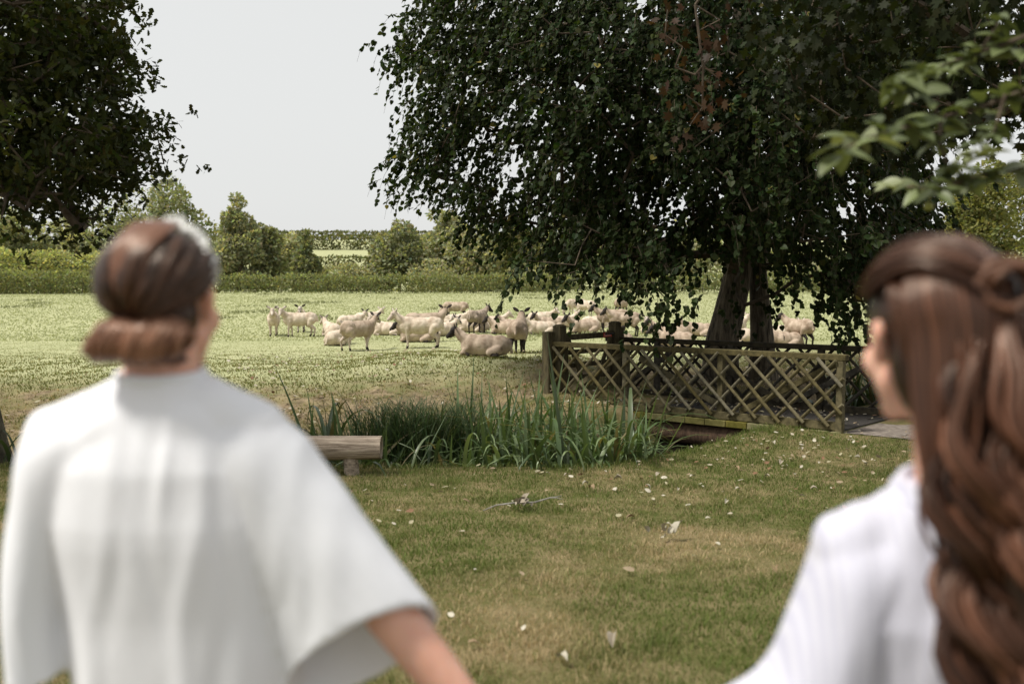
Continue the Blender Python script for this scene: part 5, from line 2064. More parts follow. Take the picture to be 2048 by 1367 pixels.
sheep('dark faced sheep standing right of the lime stems and looking left', 1597, 693, 132, yaw=50, kind='dark')
sheep('white sheep lying behind the dark faced one right of the stems', 1562, 678, 10, 'lie', 30, 'white')
sheep('brown eared white sheep peeping out beside the right lime stem', 1566, 694, 200, 'lie', 30, 'darkear')


# ------------------------------------------------------------------ people
def fingers(prims, wrist, dirn, palm_n, thumb_side, curl=0.5, s=1.0):
    """Palm, four unequal bent fingers and a thumb, at the end of a forearm."""
    d = unit(np.array(dirn, float)); n = unit(np.array(palm_n, float) - d * np.dot(palm_n, d)); a = np.cross(d, n) * thumb_side
    w = np.array(wrist, float)
    pk = w + d * 0.085 * s
    prims.append(('ell', tuple(w + d * 0.048 * s), (0.052 * s, 0.040 * s, 0.0165 * s), np.column_stack([d, a, n]), 'skin'))
    for i, L in enumerate((0.070, 0.078, 0.073, 0.057)):
        b = pk + a * (0.030 - 0.020 * i) * s - d * (0.004 * abs(i - 1.2)) * s
        dd = unit(d + a * (0.09 - 0.06 * i))
        p = w + d * 0.05 * s + a * (0.024 - 0.016 * i) * s
        prims.append(('cap', tuple(p), tuple(b), 0.0105 * s, 0.0095 * s, 'skin'))
        ang = 0.0
        for seg, f in enumerate((0.45, 0.32, 0.23)):
            ang += curl * (0.5 + 0.35 * seg)
            q = b + (dd * math.cos(ang) + n * math.sin(ang)) * L * f * s
            prims.append(('cap', tuple(b), tuple(q), (0.0092 - 0.0007 * seg) * s, (0.0086 - 0.0008 * seg) * s, 'skin'))
            b = q
    t0 = w + d * 0.022 * s + a * 0.026 * s
    t1 = t0 + (d * 0.6 + a * 0.75 + n * 0.25) * 0.040 * s
    t2 = t1 + (d * 0.85 + a * 0.25 + n * 0.45) * 0.030 * s
    t3 = t2 + (d * 0.9 + a * 0.0 + n * 0.5) * 0.024 * s
    prims += [('cap', tuple(t0), tuple(t1), 0.015 * s, 0.0115 * s, 'skin'), ('cap', tuple(t1), tuple(t2), 0.0112 * s, 0.0100 * s, 'skin'),
              ('cap', tuple(t2), tuple(t3), 0.0100 * s, 0.0085 * s, 'skin')]


def head_face(prims, c, Rm, s=1.0):
    """Skull, jaw, nose, lips and ears; face looks along +Y of Rm."""
    f = lambda x, y, z: tuple(np.array(c) + Rm @ (np.array((x, y, z)) * s))
    prims += [('ell', f(0, -0.008, 0.020), np.array((0.074, 0.094, 0.098)) * s, Rm, 'skin'),
              ('ell', f(0, 0.035, -0.035), np.array((0.060, 0.062, 0.080)) * s, Rm, 'skin'),
              ('cap', f(0.045, 0.01, -0.06), f(0.012, 0.075, -0.100), 0.020 * s, 0.018 * s, 'skin'),
              ('cap', f(-0.045, 0.01, -0.06), f(-0.012, 0.075, -0.100), 0.020 * s, 0.018 * s, 'skin'),
              ('cap', f(0, 0.088, 0.012), f(0, 0.108, -0.028), 0.009 * s, 0.013 * s, 'skin'),
              ('cap', f(-0.03, 0.083, 0.022), f(0.03, 0.083, 0.022), 0.010 * s, 0.010 * s, 'skin'),
              ('ell', f(0, 0.090, -0.060), np.array((0.024, 0.010, 0.006)) * s, Rm, 'lip'),
              ('ell', f(0, 0.088, -0.070), np.array((0.020, 0.010, 0.006)) * s, Rm, 'lip'),
              ('ell', f(0.048, 0.062, -0.03), np.array((0.014, 0.022, 0.022)) * s, Rm, 'skin'),
              ('ell', f(-0.048, 0.062, -0.03), np.array((0.014, 0.022, 0.022)) * s, Rm, 'skin')]
    for q in (1, -1):
        # ear: rim, lobe and bowl
        e = [(0.073, -0.008, 0.000), (0.084, -0.022, 0.018), (0.087, -0.026, 0.006), (0.083, -0.018, -0.014), (0.076, -0.006, -0.030)]
        for a, b in zip(e[:-1], e[1:]):
            prims.append(('cap', f(q * a[0], a[1], a[2]), f(q * b[0], b[1], b[2]), 0.0095 * s, 0.0090 * s, 'skin'))
        prims.append(('ell', f(q * 0.077, -0.012, 0.0), np.array((0.007, 0.016, 0.026)) * s, Rm, 'skin'))


M['lip'] = simple_mat('lip', (0.42, 0.16, 0.13), (0.5, 0.2, 0.16), 20, rough=0.45, bmp=0)


def sleeve_vf(rings, k=28, wall=0.010):
    """Open hollow sleeve: rings of (centre, e1, e2); closed at the first ring, open at the last, with a real wall."""
    th = np.arange(k) * 2 * math.pi / k
    n = len(rings)
    V = []
    for c, e1, e2 in rings:
        V.append(np.array(c) + np.cos(th)[:, None] * np.array(e1) + np.sin(th)[:, None] * np.array(e2))
    for c, e1, e2 in rings[::-1]:
        e1, e2 = np.array(e1, float), np.array(e2, float)
        f1 = max(0.2, 1 - wall / np.linalg.norm(e1)); f2 = max(0.2, 1 - wall / np.linalg.norm(e2))
        V.append(np.array(c) + np.cos(th)[:, None] * e1 * f1 + np.sin(th)[:, None] * e2 * f2)
    V = np.concatenate(V + [np.array([rings[0][0]]), np.array([rings[0][0]]) + 0.0])
    m = 2 * n
    i = np.arange(m - 1)[:, None] * k
    j = np.arange(k)[None]; j2 = (j + 1) % k
    Q = np.stack([i + j, i + j2, i + k + j2, i + k + j], -1).reshape(-1, 4)
    T = [(m * k, (q + 1) % k, q) for q in range(k)] + [(m * k + 1, (m - 1) * k + q, (m - 1) * k + (q + 1) % k) for q in range(k)]
    return V, Q, np.array(T)


def interp_rings(rings, n):
    rings = [np.array([np.array(a, float) for a in r]) for r in rings]
    A = np.array(rings)
    t = np.linspace(0, len(rings) - 1, n)
    out = []
    for x in t:
        i = min(int(x), len(rings) - 2); f = x - i
        p0, p1, p2, p3 = A[max(i - 1, 0)], A[i], A[i + 1], A[min(i + 2, len(A) - 1)]
        out.append(0.5 * (2 * p1 + (p2 - p0) * f + (2 * p0 - 5 * p1 + 4 * p2 - p3) * f * f + (3 * p1 - p0 - 3 * p2 + p3) * f ** 3))
    return out


def torso_vf(rows, k=40, p=2.4):
    """Loft of super-ellipses: rows of (z, cx, cy, rx, ry)."""
    rows = np.array(rows, float)
    zz = np.linspace(rows[0, 0], rows[-1, 0], 44)
    order = np.argsort(rows[:, 0])
    R_ = np.stack([np.interp(zz, rows[order, 0], rows[order, i]) for i in range(1, 5)], -1)
    th = np.arange(k) * 2 * math.pi / k
    cx = np.sign(np.cos(th)) * np.abs(np.cos(th)) ** (2 / p); sx = np.sign(np.sin(th)) * np.abs(np.sin(th)) ** (2 / p)
    V = np.concatenate([np.stack([r[0] + r[2] * cx, r[1] + r[3] * sx, np.full(k, z)], -1) for z, r in zip(zz, R_)]
                       + [np.array([[R_[0][0], R_[0][1], zz[0]], [R_[-1][0], R_[-1][1], zz[-1]]])])
    n = len(zz)
    i = np.arange(n - 1)[:, None] * k; j = np.arange(k)[None]; j2 = (j + 1) % k
    Q = np.stack([i + j, i + j2, i + k + j2, i + k + j], -1).reshape(-1, 4)
    T = [(n * k, (q + 1) % k, q) for q in range(k)] + [(n * k + 1, (n - 1) * k + q, (n - 1) * k + (q + 1) % k) for q in range(k)]
    return V, Q, np.array(T)


class Hair:
    """Collects locks; every vertex knows its place along and around the lock for the fine strand streaks."""
    def __init__(s, seed):
        s.mb = MB(); s.G = []; s.rg = np.random.default_rng(seed); s.k = 0

    def lock(s, P, rad, col, flat=0.55, sides=8):
        P = np.asarray(P, float)
        V, Q, T = tube_vf(P, rad, sides, flat)
        n = len(P)
        s.mb.add(V, Q, T, np.asarray(col))
        L = np.concatenate(([0], np.cumsum(np.linalg.norm(np.diff(P, axis=0), axis=1))))
        a = np.arange(sides) * 2 * math.pi / sides
        g = np.stack([np.repeat(L * 5, sides), np.tile(np.cos(a) * 2.6, n) + s.k * 7.3, np.tile(np.sin(a) * 2.6, n)], -1)
        g = np.concatenate([g, g[:1], g[-1:]])
        s.G.append(g); s.k += 1

    def shade(s, base=(0.060, 0.028, 0.016), hi=(0.20, 0.105, 0.060), p=0.3, tonef=1.0):
        f = s.rg.random() ** 1.6 if s.rg.random() > p else s.rg.uniform(0.7, 1.3)
        return (np.array(base) * (1 - f) * 0.45 + np.array(hi) * f * 0.40) * np.array((1.0, 0.84, 0.76)) * tonef

    def obj(s, name, parent):
        o = s.mb.obj(name, M['hair'], parent, smooth=True)
        a = o.data.attributes.new('strand', 'FLOAT_VECTOR', 'POINT')
        a.data.foreach_set('vector', np.concatenate(s.G).astype(np.float32).ravel())
        return o


def smooth_path(pts, n):
    pts = [np.array(p, float) for p in pts]
    A = np.array([[p] for p in pts])
    return np.array([q[0] for q in interp_rings([a for a in A], n)])


def robe_folds(seed, amp, cx, nf=9):
    """Long soft folds that hang from shoulders and waist, each with its own place, slant and length, over finer creases."""
    r = np.random.default_rng(seed)
    a, b = Noise(seed, 5.5), Noise(seed + 1, 16.0)
    S_ = np.array((1, 1, 0.18))
    F = [(cx + r.uniform(-0.24, 0.24), r.uniform(-0.16, 0.16), r.uniform(0.010, 0.024), r.uniform(0.85, 1.42), r.uniform(0.12, 0.30), r.choice((-1, 1)) * r.uniform(.6, 1.2)) for _ in range(nf * 3)]

    def f(co, no):
        d = amp * 0.5 * a(co * S_) + amp * 0.14 * b(co * np.array((1, 1, 0.4)))
        for x0, sl, w, zc, zl, k in F:
            q = (co[:, 0] - x0 - sl * (co[:, 2] - zc) + 0.01 * np.sin(co[:, 2] * 17 + x0 * 50)) / w
            d = d + amp * 0.55 * k * np.exp(-q * q) * np.exp(-((co[:, 2] - zc) / zl) ** 2) * (np.abs(no[:, 1]) > -1)
        return d
    return f


def put(me, name, parent):
    """Shift a world-space mesh into its parent's frame."""
    me.transform(Matrix.Translation(-Vector(world_loc(parent))))
    return link(name, me, parent)


def woman_bun():
    X, Y = -0.55, 1.55
    g = Hs(X, Y)
    t = thing('person', 'woman in white wide sleeved robe with brown hair bun and pearl headband', 'person', (X, Y, g))
    hc = np.array((-0.541, 1.565, 1.606))
    Rm = rotm('Z', -9) @ rotm('X', -4)
    pr = []
    head_face(pr, hc, Rm, 0.94)
    pr += [('cap', (-0.547, 1.555, 1.58), (-0.549, 1.545, 1.44), 0.053, 0.062, 'skin'),
           ('cap', (-0.60, 1.56, 1.40), (-0.68, 1.56, 1.37), 0.043, 0.043, 'skin'), ('cap', (-0.50, 1.56, 1.40), (-0.42, 1.56, 1.365), 0.043, 0.043, 'skin'),
           ('ell', (-0.55, 1.56, 1.28), (0.15, 0.095, 0.18), None, 'skin'), ('ell', (-0.54, 1.56, 1.06), (0.125, 0.085, 0.2), None, 'skin'),
           ('ell', (-0.53, 1.56, 0.90), (0.165, 0.115, 0.16), None, 'skin')]
    # left arm hangs, forearm forward; right arm reaches out to the side
    pr += [('cap', (-0.690, 1.56, 1.365), (-0.728, 1.565, 1.13), 0.044, 0.041, 'skin'), ('cap', (-0.735, 1.545, 1.13), (-0.70, 1.74, 1.02), 0.041, 0.027, 'skin')]
    fingers(pr, (-0.70, 1.74, 1.02), (0.25, 0.95, -0.25), (0.9, 0, -0.3), 1, 0.6)
    sh, el = np.array((-0.412, 1.555, 1.362)), np.array((-0.195, 1.535, 1.118))
    wr = np.array((-0.028, 1.50, 0.925))
    pr += [('cap', tuple(sh), tuple(el), 0.045, 0.041, 'skin'), ('cap', tuple(el), tuple(el + (wr - el) * .35), 0.041, 0.040, 'skin'), ('cap', tuple(el + (wr - el) * .35), tuple(wr), 0.039, 0.026, 'skin')]
    fingers(pr, wr, wr - el, (0.2, 1, 0.1), -1, 0.35)
    for s, x in ((-1, -0.61), (1, -0.46)):
        pr += [('cap', (x, 1.56, 0.86), (x + s * .005, 1.565, 0.48), 0.085, 0.055, 'skin'), ('cap', (x + s * .005, 1.565, 0.48), (x, 1.545, 0.10), 0.053, 0.034, 'skin'),
               ('cap', (x, 1.545, 0.08), (x + s * .02, 1.70, 0.035), 0.036, 0.028, 'skin'), ('cap', (x, 1.54, 0.06), (x, 1.525, 0.04), 0.034, 0.03, 'skin')]
    pr = [tuple(p) for p in pr]
    body = fuse('person_body', pr, 0.0048, smooth=3, mats=[M['skin'], M['lip']], tags={'skin': 0, 'lip': 1})
    put(body, 'body', t)
    # robe
    rows = [(0.30, -0.53, 1.565, 0.27, 0.21), (0.60, -0.53, 1.565, 0.235, 0.18), (0.85, -0.525, 1.565, 0.198, 0.155), (1.00, -0.515, 1.565, 0.178, 0.135), (1.12, -0.525, 1.562, 0.178, 0.128),
            (1.26, -0.540, 1.56, 0.188, 0.132), (1.36, -0.547, 1.555, 0.172, 0.115), (1.43, -0.549, 1.552, 0.115, 0.085), (1.475, -0.549, 1.552, 0.068, 0.068), (1.492, -0.549, 1.552, 0.064, 0.064)]
    parts = [torso_vf(rows)]
    rings = [((-0.47, 1.553, 1.375), (-0.03, 0, 0.060), (0.0, 0.085, 0.0)), ((-0.412, 1.553, 1.345), (0.045, 0, 0.080), (0.0, 0.090, 0.0)), ((-0.362, 1.552, 1.262), (0.078, 0, 0.076), (-0.0, 0.092, 0.0)),
             ((-0.306, 1.548, 1.165), (0.096, 0, 0.070), (0.0, 0.092, -0.025)), ((-0.240, 1.540, 1.060), (0.114, 0.01, 0.066), (0.016, 0.088, -0.066)), ((-0.232, 1.540, 1.048), (0.117, 0.012, 0.064), (0.016, 0.090, -0.072))]
    parts.append(sleeve_vf(interp_rings(rings, 22)))
    rings = [((-0.64, 1.553, 1.40), (0.03, 0, 0.055), (0.0, 0.08, 0.0)), ((-0.698, 1.553, 1.345), (-0.050, 0, 0.070), (0.0, 0.090, 0.0)), ((-0.728, 1.555, 1.25), (-0.055, 0, 0.03), (0, 0.098, 0.0)),
             ((-0.742, 1.562, 1.14), (-0.052, 0, 0.012), (0, 0.112, 0.0)), ((-0.738, 1.572, 1.035), (-0.052, 0, -0.012), (0, 0.125, 0.02))]
    parts.append(sleeve_vf(interp_rings(rings, 22)))
    caps = [('cap', (-0.590, 1.548, 1.438), (-0.702, 1.552, 1.388), 0.060, 0.062, 'r'), ('cap', (-0.508, 1.548, 1.438), (-0.412, 1.552, 1.396), 0.060, 0.062, 'r'),
            ('cap', (-0.59, 1.575, 1.43), (-0.50, 1.575, 1.43), 0.062, 0.062, 'r'),
            ('cap', (-0.60, 1.535, 1.40), (-0.70, 1.54, 1.33), 0.075, 0.075, 'r'), ('cap', (-0.51, 1.535, 1.40), (-0.43, 1.54, 1.32), 0.075, 0.075, 'r')]
    robe = fuse('robe', caps, 0.0062, smooth=5, mats=[M['robe']], extra=parts, factor=0.5)
    displace(robe, robe_folds(5, 0.0065, -0.52))
    put(robe, 'robe', t)
    # neckline band
    mb = MB()
    th = np.linspace(0, 2 * math.pi, 41)
    P = np.stack([-0.549 + 0.064 * np.cos(th), 1.552 + 0.066 * np.sin(th), 1.492 + 0.004 * np.sin(th)], -1)
    tube(mb, P, 0.0075, 8, flat=1.0)
    mb.obj('neckline', M['robe'], t, smooth=True)
    # hair: scalp cap, swept locks, low rolled bun
    Hh = Hair(3)
    sc = MB()
    V, Q, T = ell_vf(hc + Rm @ np.array((0, -0.018, 0.030)), (0.080, 0.096, 0.090), Rm)
    V2, Q2, T2 = ell_vf(hc + Rm @ np.array((0, -0.040, -0.025)), (0.078, 0.066, 0.075), Rm)
    mb = MB(); mb.add(V, Q, T); mb.add(V2, Q2, T2)
    cap = fuse('hair_cap', [('ell', tuple(hc + Rm @ np.array((0, -0.018, 0.030))), (0.072, 0.089, 0.082), Rm, 'h'), ('ell', tuple(hc + Rm @ np.array((0.0, -0.038, -0.022))), (0.068, 0.056, 0.070), Rm, 'h')], 0.006, 4, [M['hair']])
    n = len(cap.vertices)
    a = cap.color_attributes.new('Col', 'FLOAT_COLOR', 'POINT'); a.data.foreach_set('color', np.tile((0.020, 0.009, 0.006, 1.0), n).astype(np.float32))
    a = cap.attributes.new('strand', 'FLOAT_VECTOR', 'POINT')
    co = np.empty(n * 3, np.float32); cap.vertices.foreach_get('co', co); co = co.reshape(-1, 3)
    a.data.foreach_set('vector', (co * np.array((60, 60, 8))).astype(np.float32).ravel())
    hair = put(cap, 'hair', t)
    c0 = hc + Rm @ np.array((0, -0.022, 0.026))
    r0 = np.array((0.0745, 0.093, 0.085))
    rg = Hh.rg
    def on(dirv, off=0.0):
        d = unit(np.array(dirv, float))
        return c0 + Rm @ (d * (r0 + off))
    # locks sweep from the front and sides over the crown, curving towards the nape left of centre
    for q in range(170):
        a = -2.55 + 5.1 * (q + rg.uniform(-.3, .3)) / 169            # azimuth round the crown, 0 = back
        start = (math.sin(a) * 0.98, -math.cos(a) * 0.7 + 0.25, 0.55 + 0.45 * rg.random() * math.cos(a * .5) + 0.1)
        if abs(a) > 1.7:
            start = (math.sin(a) * 0.9, 0.55, 0.55)
        end = (-0.16 + 0.42 * math.sin(a), -0.92, -0.55 + 0.12 * rg.normal())
        m1 = unit(np.array(start)) * 0.55 + unit(np.array(end)) * 0.45 + np.array((0.42 * math.sin(a), -0.1, 0.12 * math.sin(q)))
        tt = np.linspace(0, 1, 12)
        P = np.array([on((1 - x) ** 2 * np.array(start) + 2 * x * (1 - x) * m1 * 1.1 + x * x * np.array(end), 0.002 + 0.005 * math.sin(math.pi * x) + 0.005 * math.sin(q * 0.42 + 3 * x) + 0.002 * rg.random()) for x in tt])
        Hh.lock(P, 0.0072 * np.sin(np.pi * (0.12 + 0.76 * tt)) ** 0.6 * rg.uniform(.7, 1.3), Hh.shade((0.055, 0.024, 0.014), (0.23, 0.12, 0.075), 0.14, 0.62), flat=0.42)
    # broad lifted twist on the crown, its highlight put into paler lock colours
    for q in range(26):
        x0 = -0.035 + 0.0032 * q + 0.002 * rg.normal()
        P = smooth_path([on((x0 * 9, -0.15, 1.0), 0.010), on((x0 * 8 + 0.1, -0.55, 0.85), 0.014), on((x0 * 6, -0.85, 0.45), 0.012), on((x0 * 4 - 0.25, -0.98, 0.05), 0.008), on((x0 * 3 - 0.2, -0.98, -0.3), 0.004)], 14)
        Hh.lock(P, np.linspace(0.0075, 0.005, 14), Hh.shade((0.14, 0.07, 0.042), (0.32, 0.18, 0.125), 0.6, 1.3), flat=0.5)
    bc = np.array((-0.557, 1.460, 1.550))
    for lobe, (cx, w, rr, nn) in enumerate(((-0.036, 0.022, 0.031, 24), (0.022, 0.044, 0.034, 46))):
        for q in range(nn):
            u = -1 + 2 * (q + 0.5) / nn
            r = rr * math.sqrt(max(0.05, 1 - 0.85 * u * u)) * rg.uniform(0.94, 1.06)
            x = bc[0] + cx + u * w
            th = np.linspace(0, 2 * math.pi, 20) + rg.uniform(0, .6)
            ph = 0.012 * np.sin(th + q)
            P = np.stack([x + ph + 0.010 * np.cos(th), bc[1] + 0.014 + 0.92 * r * np.sin(th), bc[2] - 0.002 * lobe + r * np.cos(th)], -1)
            Hh.lock(P, 0.0048 * (0.7 + 0.6 * rg.random()), Hh.shade((0.16, 0.085, 0.055), (0.36, 0.215, 0.145), 0.55, 1.7), flat=0.7)
    V, Q, T = ell_vf(bc + np.array((-0.036, 0.016, 0)), (0.028, 0.028, 0.030)); Hh.mb.add(V, Q, T, np.array((0.05, 0.026, 0.016))); Hh.G.append(V * np.array((60, 10, 60)))
    V, Q, T = ell_vf(bc + np.array((0.022, 0.016, 0)), (0.048, 0.032, 0.034)); Hh.mb.add(V, Q, T, np.array((0.05, 0.026, 0.016))); Hh.G.append(V * np.array((60, 10, 60)))
    # nape hair gathered up under the bun
    for q in range(14):
        u = -1 + 2 * q / 13
        P = smooth_path([(-0.548 + 0.050 * u, 1.512 - 0.004 * (1 - u * u), 1.505 + 0.012 * u * u), (-0.552 + 0.052 * u, 1.488, 1.53), (-0.56 + 0.045 * u, 1.470, 1.56)], 8)
        Hh.lock(P, np.linspace(0.005, 0.012, 8), Hh.shade((0.06, 0.028, 0.017), (0.18, 0.09, 0.055), 0.2), flat=0.6)
    o = Hh.obj('locks', hair)
    # pearl headband over the crown, from above the left ear to above the right one
    mb = MB()
    ths = np.linspace(-1.15, 1.45, 28)
    path = np.array([c0 + Rm @ (np.array((math.sin(a) * 0.0815, 0.022 - 0.02 * abs(math.sin(a)), math.cos(a) * 0.0925))) for a in ths])
    tube(mb, path, 0.0035, 6)
    band = mb.obj('headband', M['pearl'], t, smooth=True)
    base = np.array(t.location)
    V, Q, T = ell_vf((0, 0, 0), (1, 1, 1))
    bead = mesh('pearl', V, [Q, T], [M['pearl']], smooth=True)
    for k, p in enumerate(path):
        out = unit(p - c0)
        for j in range(2):
            o = link('bead', bead, band)
            r = 0.0056 * (0.8 + 0.6 * rg.random())
            o.location = tuple(p - base + out * 0.004 + rg.normal(0, 0.002, 3) + Rm @ np.array((0, -0.006 + 0.012 * j, 0)))
            o.scale = (r * .9, r * .9, r * 1.15)
    for s in (-1, 1):
        p = hc + Rm @ np.array((s * 0.029, 0.069, 0.004))
        V, Q, T = ell_vf(p, (0.011, 0.011, 0.011))
        obj('eye', V, [Q, T], M['eye'], t, smooth=True)


def woman_waves():
    X, Y = 0.63, 1.38
    g = Hs(X, Y)
    t = thing('person', 'woman with long wavy brown hair in pale lilac robe at the right edge', 'person', (X, Y, g))
    hc = np.array((0.570, 1.365, 1.560))
    Rm = rotm('Z', 8) @ rotm('X', -6)
    pr = []
    head_face(pr, hc, Rm, 0.97)
    pr += [('cap', (0.592, 1.345, 1.52), (0.615, 1.35, 1.36), 0.052, 0.062, 'skin'),
           ('cap', (0.58, 1.365, 1.29), (0.495, 1.37, 1.245), 0.043, 0.043, 'skin'), ('cap', (0.66, 1.365, 1.315), (0.77, 1.37, 1.28), 0.045, 0.045, 'skin'),
           ('ell', (0.625, 1.365, 1.19), (0.15, 0.095, 0.18), None, 'skin'), ('ell', (0.63, 1.37, 0.98), (0.125, 0.085, 0.2), None, 'skin'),
           ('ell', (0.635, 1.375, 0.84), (0.165, 0.115, 0.15), None, 'skin')]
    sh, el, wr = np.array((0.490, 1.365, 1.245)), np.array((0.385, 1.37, 1.00)), np.array((0.165, 1.45, 0.865))
    pr += [('cap', tuple(sh), tuple(el), 0.050, 0.041, 'skin'), ('cap', tuple(el), tuple(wr), 0.040, 0.027, 'skin')]
    fingers(pr, wr, wr - el + np.array((0, 0.02, -0.03)), (0.2, -0.6, -0.7), 1, 0.5)
    pr += [('cap', (0.785, 1.36, 1.285), (0.83, 1.37, 1.03), 0.050, 0.041, 'skin'), ('cap', (0.83, 1.37, 1.03), (0.80, 1.57, 0.95), 0.041, 0.027, 'skin')]
    fingers(pr, (0.80, 1.57, 0.95), (-0.2, 0.95, -0.25), (-0.9, 0, -0.3), -1, 0.6)
    for s, x in ((-1, 0.555), (1, 0.715)):
        pr += [('cap', (x, 1.375, 0.80), (x + s * .005, 1.38, 0.45), 0.085, 0.055, 'skin'), ('cap', (x + s * .005, 1.38, 0.45), (x, 1.36, 0.10), 0.053, 0.034, 'skin'),
               ('cap', (x, 1.36, 0.08), (x + s * .02, 1.51, 0.035), 0.036, 0.028, 'skin'), ('cap', (x, 1.355, 0.06), (x, 1.34, 0.04), 0.034, 0.03, 'skin')]
    body = fuse('person_body', pr, 0.0048, smooth=3, mats=[M['skin'], M['lip']], tags={'skin': 0, 'lip': 1})
    put(body, 'body', t)
    rows = [(0.28, 0.635, 1.38, 0.27, 0.21), (0.58, 0.635, 1.38, 0.235, 0.18), (0.82, 0.63, 1.375, 0.205, 0.155), (0.98, 0.63, 1.372, 0.18, 0.132), (1.08, 0.628, 1.37, 0.178, 0.126),
            (1.18, 0.626, 1.365, 0.185, 0.128), (1.25, 0.624, 1.36, 0.160, 0.112), (1.325, 0.618, 1.356, 0.110, 0.086), (1.348, 0.612, 1.354, 0.080, 0.075), (1.358, 0.612, 1.354, 0.072, 0.070)]
    parts = [torso_vf(rows)]
    rings = [((0.55, 1.36, 1.26), (0.02, 0, 0.06), (0, 0.08, 0)), ((0.490, 1.36, 1.225), (-0.048, 0, 0.058), (0, 0.088, 0)), ((0.458, 1.362, 1.145), (-0.068, 0, 0.030), (0, 0.095, 0)),
             ((0.425, 1.366, 1.05), (-0.078, 0, 0.032), (0, 0.100, 0)), ((0.345, 1.385, 0.965), (-0.100, 0.0, 0.055), (0, 0.105, 0)), ((0.29, 1.40, 0.915), (-0.105, 0, 0.075), (0, 0.105, 0))]
    parts.append(sleeve_vf(interp_rings(rings, 24)))
    rings = [((0.71, 1.36, 1.30), (-0.02, 0, 0.06), (0, 0.08, 0)), ((0.785, 1.36, 1.265), (0.05, 0, 0.062), (0, 0.088, 0)), ((0.825, 1.362, 1.17), (0.062, 0, 0.03), (0, 0.095, 0)),
             ((0.84, 1.37, 1.05), (0.06, 0, 0.012), (0, 0.11, 0)), ((0.84, 1.38, 0.95), (0.06, 0, -0.01), (0, 0.125, 0.02))]
    parts.append(sleeve_vf(interp_rings(rings, 22)))
    caps = [('cap', (0.595, 1.355, 1.325), (0.480, 1.358, 1.266), 0.054, 0.058, 'r'), ('cap', (0.65, 1.355, 1.350), (0.775, 1.358, 1.285), 0.056, 0.064, 'r'),
            ('cap', (0.58, 1.375, 1.315), (0.66, 1.375, 1.32), 0.062, 0.062, 'r'),
            ('cap', (0.585, 1.340, 1.28), (0.51, 1.345, 1.20), 0.072, 0.072, 'r'), ('cap', (0.66, 1.340, 1.31), (0.76, 1.345, 1.23), 0.075, 0.075, 'r')]
    robe = fuse('robe', caps, 0.0062, smooth=5, mats=[M['robe2']], extra=parts, factor=0.5)
    displace(robe, robe_folds(15, 0.010, 0.60))
    put(robe, 'robe', t)
    mb = MB()
    th = np.linspace(0, 2 * math.pi, 41)
    for r, z in ((0.071, 1.357), (0.079, 1.346)):
        P = np.stack([0.612 + r * np.cos(th), 1.354 + r * np.sin(th), z + 0.012 * np.sin(th)], -1)
        tube(mb, P, 0.009, 8)
    mb.obj('collar', M['robe2'], t, smooth=True)
    # hair
    Hh = Hair(9)
    rg = Hh.rg
    base_c = hc + Rm @ np.array((0, -0.020, 0.030))
    cap = fuse('hair_cap', [('ell', tuple(base_c), (0.083, 0.097, 0.092), Rm, 'h'), ('ell', tuple(hc + Rm @ np.array((0.0, -0.055, -0.03))), (0.080, 0.062, 0.10), Rm, 'h'),
                            ('cap', (0.640, 1.275, 1.50), (0.672, 1.235, 1.12), 0.068, 0.075, 'h'), ('cap', (0.70, 1.29, 1.50), (0.745, 1.25, 1.15), 0.06, 0.07, 'h'), ('cap', (0.675, 1.235, 1.12), (0.68, 1.23, 0.98), 0.068, 0.03, 'h')], 0.006, 5, [M['hair']])
    n = len(cap.vertices)
    a = cap.color_attributes.new('Col', 'FLOAT_COLOR', 'POINT'); a.data.foreach_set('color', np.tile((0.018, 0.008, 0.005, 1.0), n).astype(np.float32))
    a = cap.attributes.new('strand', 'FLOAT_VECTOR', 'POINT')
    co = np.empty(n * 3, np.float32); cap.vertices.foreach_get('co', co); co = co.reshape(-1, 3)
    a.data.foreach_set('vector', (co * np.array((60, 60, 8))).astype(np.float32).ravel())
    hair = put(cap, 'hair', t)
    c0 = base_c; r0 = np.array((0.088, 0.102, 0.095))
    on = lambda d, off=0.0: c0 + Rm @ (unit(np.array(d, float)) * (r0 + off))
    knot = np.array((0.622, 1.266, 1.632))
    # half-up: locks from the hairline and temples swept back to the twist
    for q in range(120):
        a = -2.2 + 4.4 * q / 119
        start = (math.sin(a) * 0.95, 0.55 * math.cos(a) + 0.12 + 0.25 * rg.random(), 0.62 * math.cos(a * .55) + 0.12)
        if abs(a) > 1.6: start = (math.sin(a) * 0.98, 0.12 + 0.35 * rg.random(), 0.25 + 0.25 * rg.random())
        end = unit(np.linalg.inv(Rm) @ (knot - c0)) + rg.normal(0, 0.09, 3)
        mid = unit(np.array(start)) + end
        mid = unit(mid) + np.array((0.16 * math.sin(a), 0, 0.12))
        tt = np.linspace(0, 1, 12)
        P = np.array([on((1 - x) ** 2 * np.array(start) + 2 * x * (1 - x) * mid + x * x * end, 0.003 + 0.007 * math.sin(math.pi * x) + 0.005 * math.sin(q * 0.35)) for x in tt])
        Hh.lock(P, 0.0078 * np.sin(np.pi * (0.15 + 0.7 * tt)) ** 0.6, Hh.shade((0.06, 0.026, 0.016), (0.24, 0.125, 0.08), 0.3), flat=0.45)
